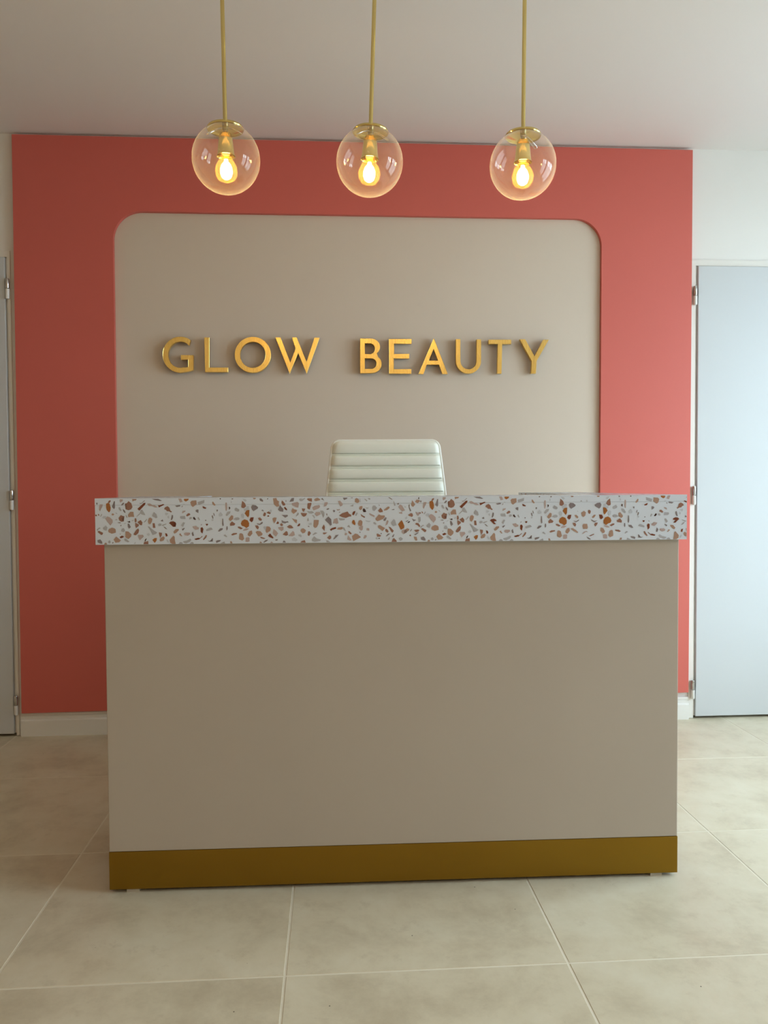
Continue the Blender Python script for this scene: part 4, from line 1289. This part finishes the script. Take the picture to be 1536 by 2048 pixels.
def puff(z):
    """thickness of the front padding"""
    for s in seams:
        d = abs(z - s)
        if d < 0.0048:
            return 0.0135 if d < 0.0018 else (0.0100 if 0.0024 < d < 0.0036 else 0.0118)
    for hi, lo in zip(edges_, edges_[1:]):
        if lo <= z <= hi:
            u = (z - lo) / (hi - lo)
            return 0.0125 + 0.0085 * (max(0.0, 4 * u * (1 - u)) ** 0.5)
    return 0.012
def lean(z): return (z - ZBm) * 0.17 - 0.075 + 0.05 * ((ZT - z) / (ZT - ZBm)) ** 2
bm = bmesh.new()
rings = []
NX = 18
for z in samples:
    hw = max(0.02, halfw(z) - corner(z) - 0.003)
    endf = min(1.0, max(0.15, (ZT - z) / 0.012)) ** 0.5
    pf = puff(z) * endf; pb = 0.016 * endf
    y0 = lean(z)
    ring = []
    for i in range(NX + 1):
        u = -1 + 2 * i / NX
        u = math.copysign(1 - (1 - abs(u)) ** 1.6, u)
        e = max(0.0, 1 - abs(u) ** 14) ** 0.5
        ring.append(bm.verts.new((u * hw, y0 - 0.006 - (pf - 0.006) * e, z)))
    for i in range(NX, -1, -1):
        u = -1 + 2 * i / NX
        e = max(0.0, 1 - abs(u) ** 8) ** 0.5
        ring.append(bm.verts.new((u * hw, y0 + 0.004 + pb * e, z)))
    rings.append(ring)
for a, b in zip(rings, rings[1:]):
    n = len(a)
    for i in range(n): bm.faces.new((a[i], a[(i + 1) % n], b[(i + 1) % n], b[i]))
bm.faces.new(rings[0][::-1]); bm.faces.new(rings[-1])
back = obj('backrest', bm, M['leather'], chair, True)
back['label'] = 'ribbed cream leather backrest'
# piping round the cushion edge
per = []
for z in [s for s in samples if s < ZT - 0.026][::6] + [ZT - 0.026 + 0.026 * math.sin(math.radians(a)) for a in range(0, 91, 10)]:
    x = halfw(z) - corner(min(z, ZT - 1e-6)) - 0.0005
    per.append((x, lean(z) - 0.004, z))
left = [(-x, y, z) for x, y, z in per]
path = left + per[::-1]
obj('piping', tube(bmesh.new(), path, 0.0042, 8), M['piping'], back, True)
path2 = [(x * 1.004, y + 0.020, z - 0.004) for x, y, z in path]
obj('piping', tube(bmesh.new(), path2, 0.0040, 8), M['piping'], back, True)
# seat: same ribs, running across
bm = bmesh.new()
SY0, SY1, SZ = -0.50, 0.0, 0.50
nr = 10
ys = []
for r in range(nr):
    for i in range(8): ys.append((SY0 + (SY1 - SY0) * (r + i / 8) / nr, (4 * (i / 8) * (1 - i / 8)) ** 0.5))
ys.append((SY1, 0))
rings = []
for y, pfv in ys:
    drop = 0.05 * max(0, (SY0 + 0.10 - y) / 0.10) ** 2
    hw = 0.235 - 0.012 * max(0, (SY0 + 0.04 - y) / 0.04) ** 2
    ring = [bm.verts.new((u * hw, y, SZ - drop - 0.03 + (0.022 + 0.010 * pfv) * max(0.0, 1 - abs(u) ** 10) ** 0.5)) for u in [-1 + i / 8 for i in range(17)]]
    ring += [bm.verts.new((u * hw, y, SZ - drop - 0.045)) for u in [1 - i / 8 for i in range(17)]]
    rings.append(ring)
for a, b in zip(rings, rings[1:]):
    n = len(a)
    for i in range(n): bm.faces.new((a[i], a[(i + 1) % n], b[(i + 1) % n], b[i]))
bm.faces.new(rings[0][::-1]); bm.faces.new(rings[-1])
obj('seat', bm, M['leather'], chair, True)
bm = bmesh.new()
for sx in (-0.10, 0.10):
    tube(bm, [(sx, -0.30, 0.440), (sx, -0.02, 0.440), (sx, 0.045, 0.46), (sx, 0.050, 0.53), (sx, 0.035, 0.62)], 0.011, 10)
obj('back_bracket', bm, M['chrome'], chair, True)
obj('tilt_mechanism', nbox(-0.12, 0.12, -0.34, -0.16, 0.395, 0.452, bev=0.006), M['chrome'], chair)
obj('gas_column', lathe(bmesh.new(), [(0, 0.10), (0.028, 0.10), (0.028, 0.27), (0.016, 0.272), (0.016, 0.40), (0, 0.40)], 24, (0, -0.25, 0)), M['chrome'], chair, True)
for k in range(5):
    a = math.radians(90 + 72 * k + 18)
    ca, sa = math.cos(a), math.sin(a)
    leg = obj('base_leg', tube(bmesh.new(), [(0.01 * ca, 0.01 * sa - 0.25, 0.115), (0.15 * ca, 0.15 * sa - 0.25, 0.105), (0.29 * ca, 0.29 * sa - 0.25, 0.082)], [0.026, 0.020, 0.014], 10), M['chrome'], chair, True)
    bm = bmesh.new()
    for s in (-1, 1):
        sub = bmesh.new(); lathe(sub, [(0, -0.009), (0.022, -0.009), (0.027, -0.005), (0.027, 0.005), (0.022, 0.009), (0, 0.009)], 20)
        bmesh.ops.rotate(sub, verts=sub.verts, cent=(0, 0, 0), matrix=Matrix.Rotation(math.pi / 2, 3, 'X'))
        bmesh.ops.translate(sub, verts=sub.verts, vec=(0.0, s * 0.013, 0))
        bmesh.ops.rotate(sub, verts=sub.verts, cent=(0, 0, 0), matrix=Matrix.Rotation(a + 0.7 * k, 3, 'Z'))
        bmesh.ops.translate(sub, verts=sub.verts, vec=(0.29 * ca, 0.29 * sa - 0.25, 0.027))
        me_ = bpy.data.meshes.new('tmp'); sub.to_mesh(me_); sub.free(); bm.from_mesh(me_); bpy.data.meshes.remove(me_)
    tube(bm, [(0.29 * ca, 0.29 * sa - 0.25, 0.03), (0.29 * ca, 0.29 * sa - 0.25, 0.085)], 0.006, 8)
    obj('caster', bm, M['black'], leg, True)
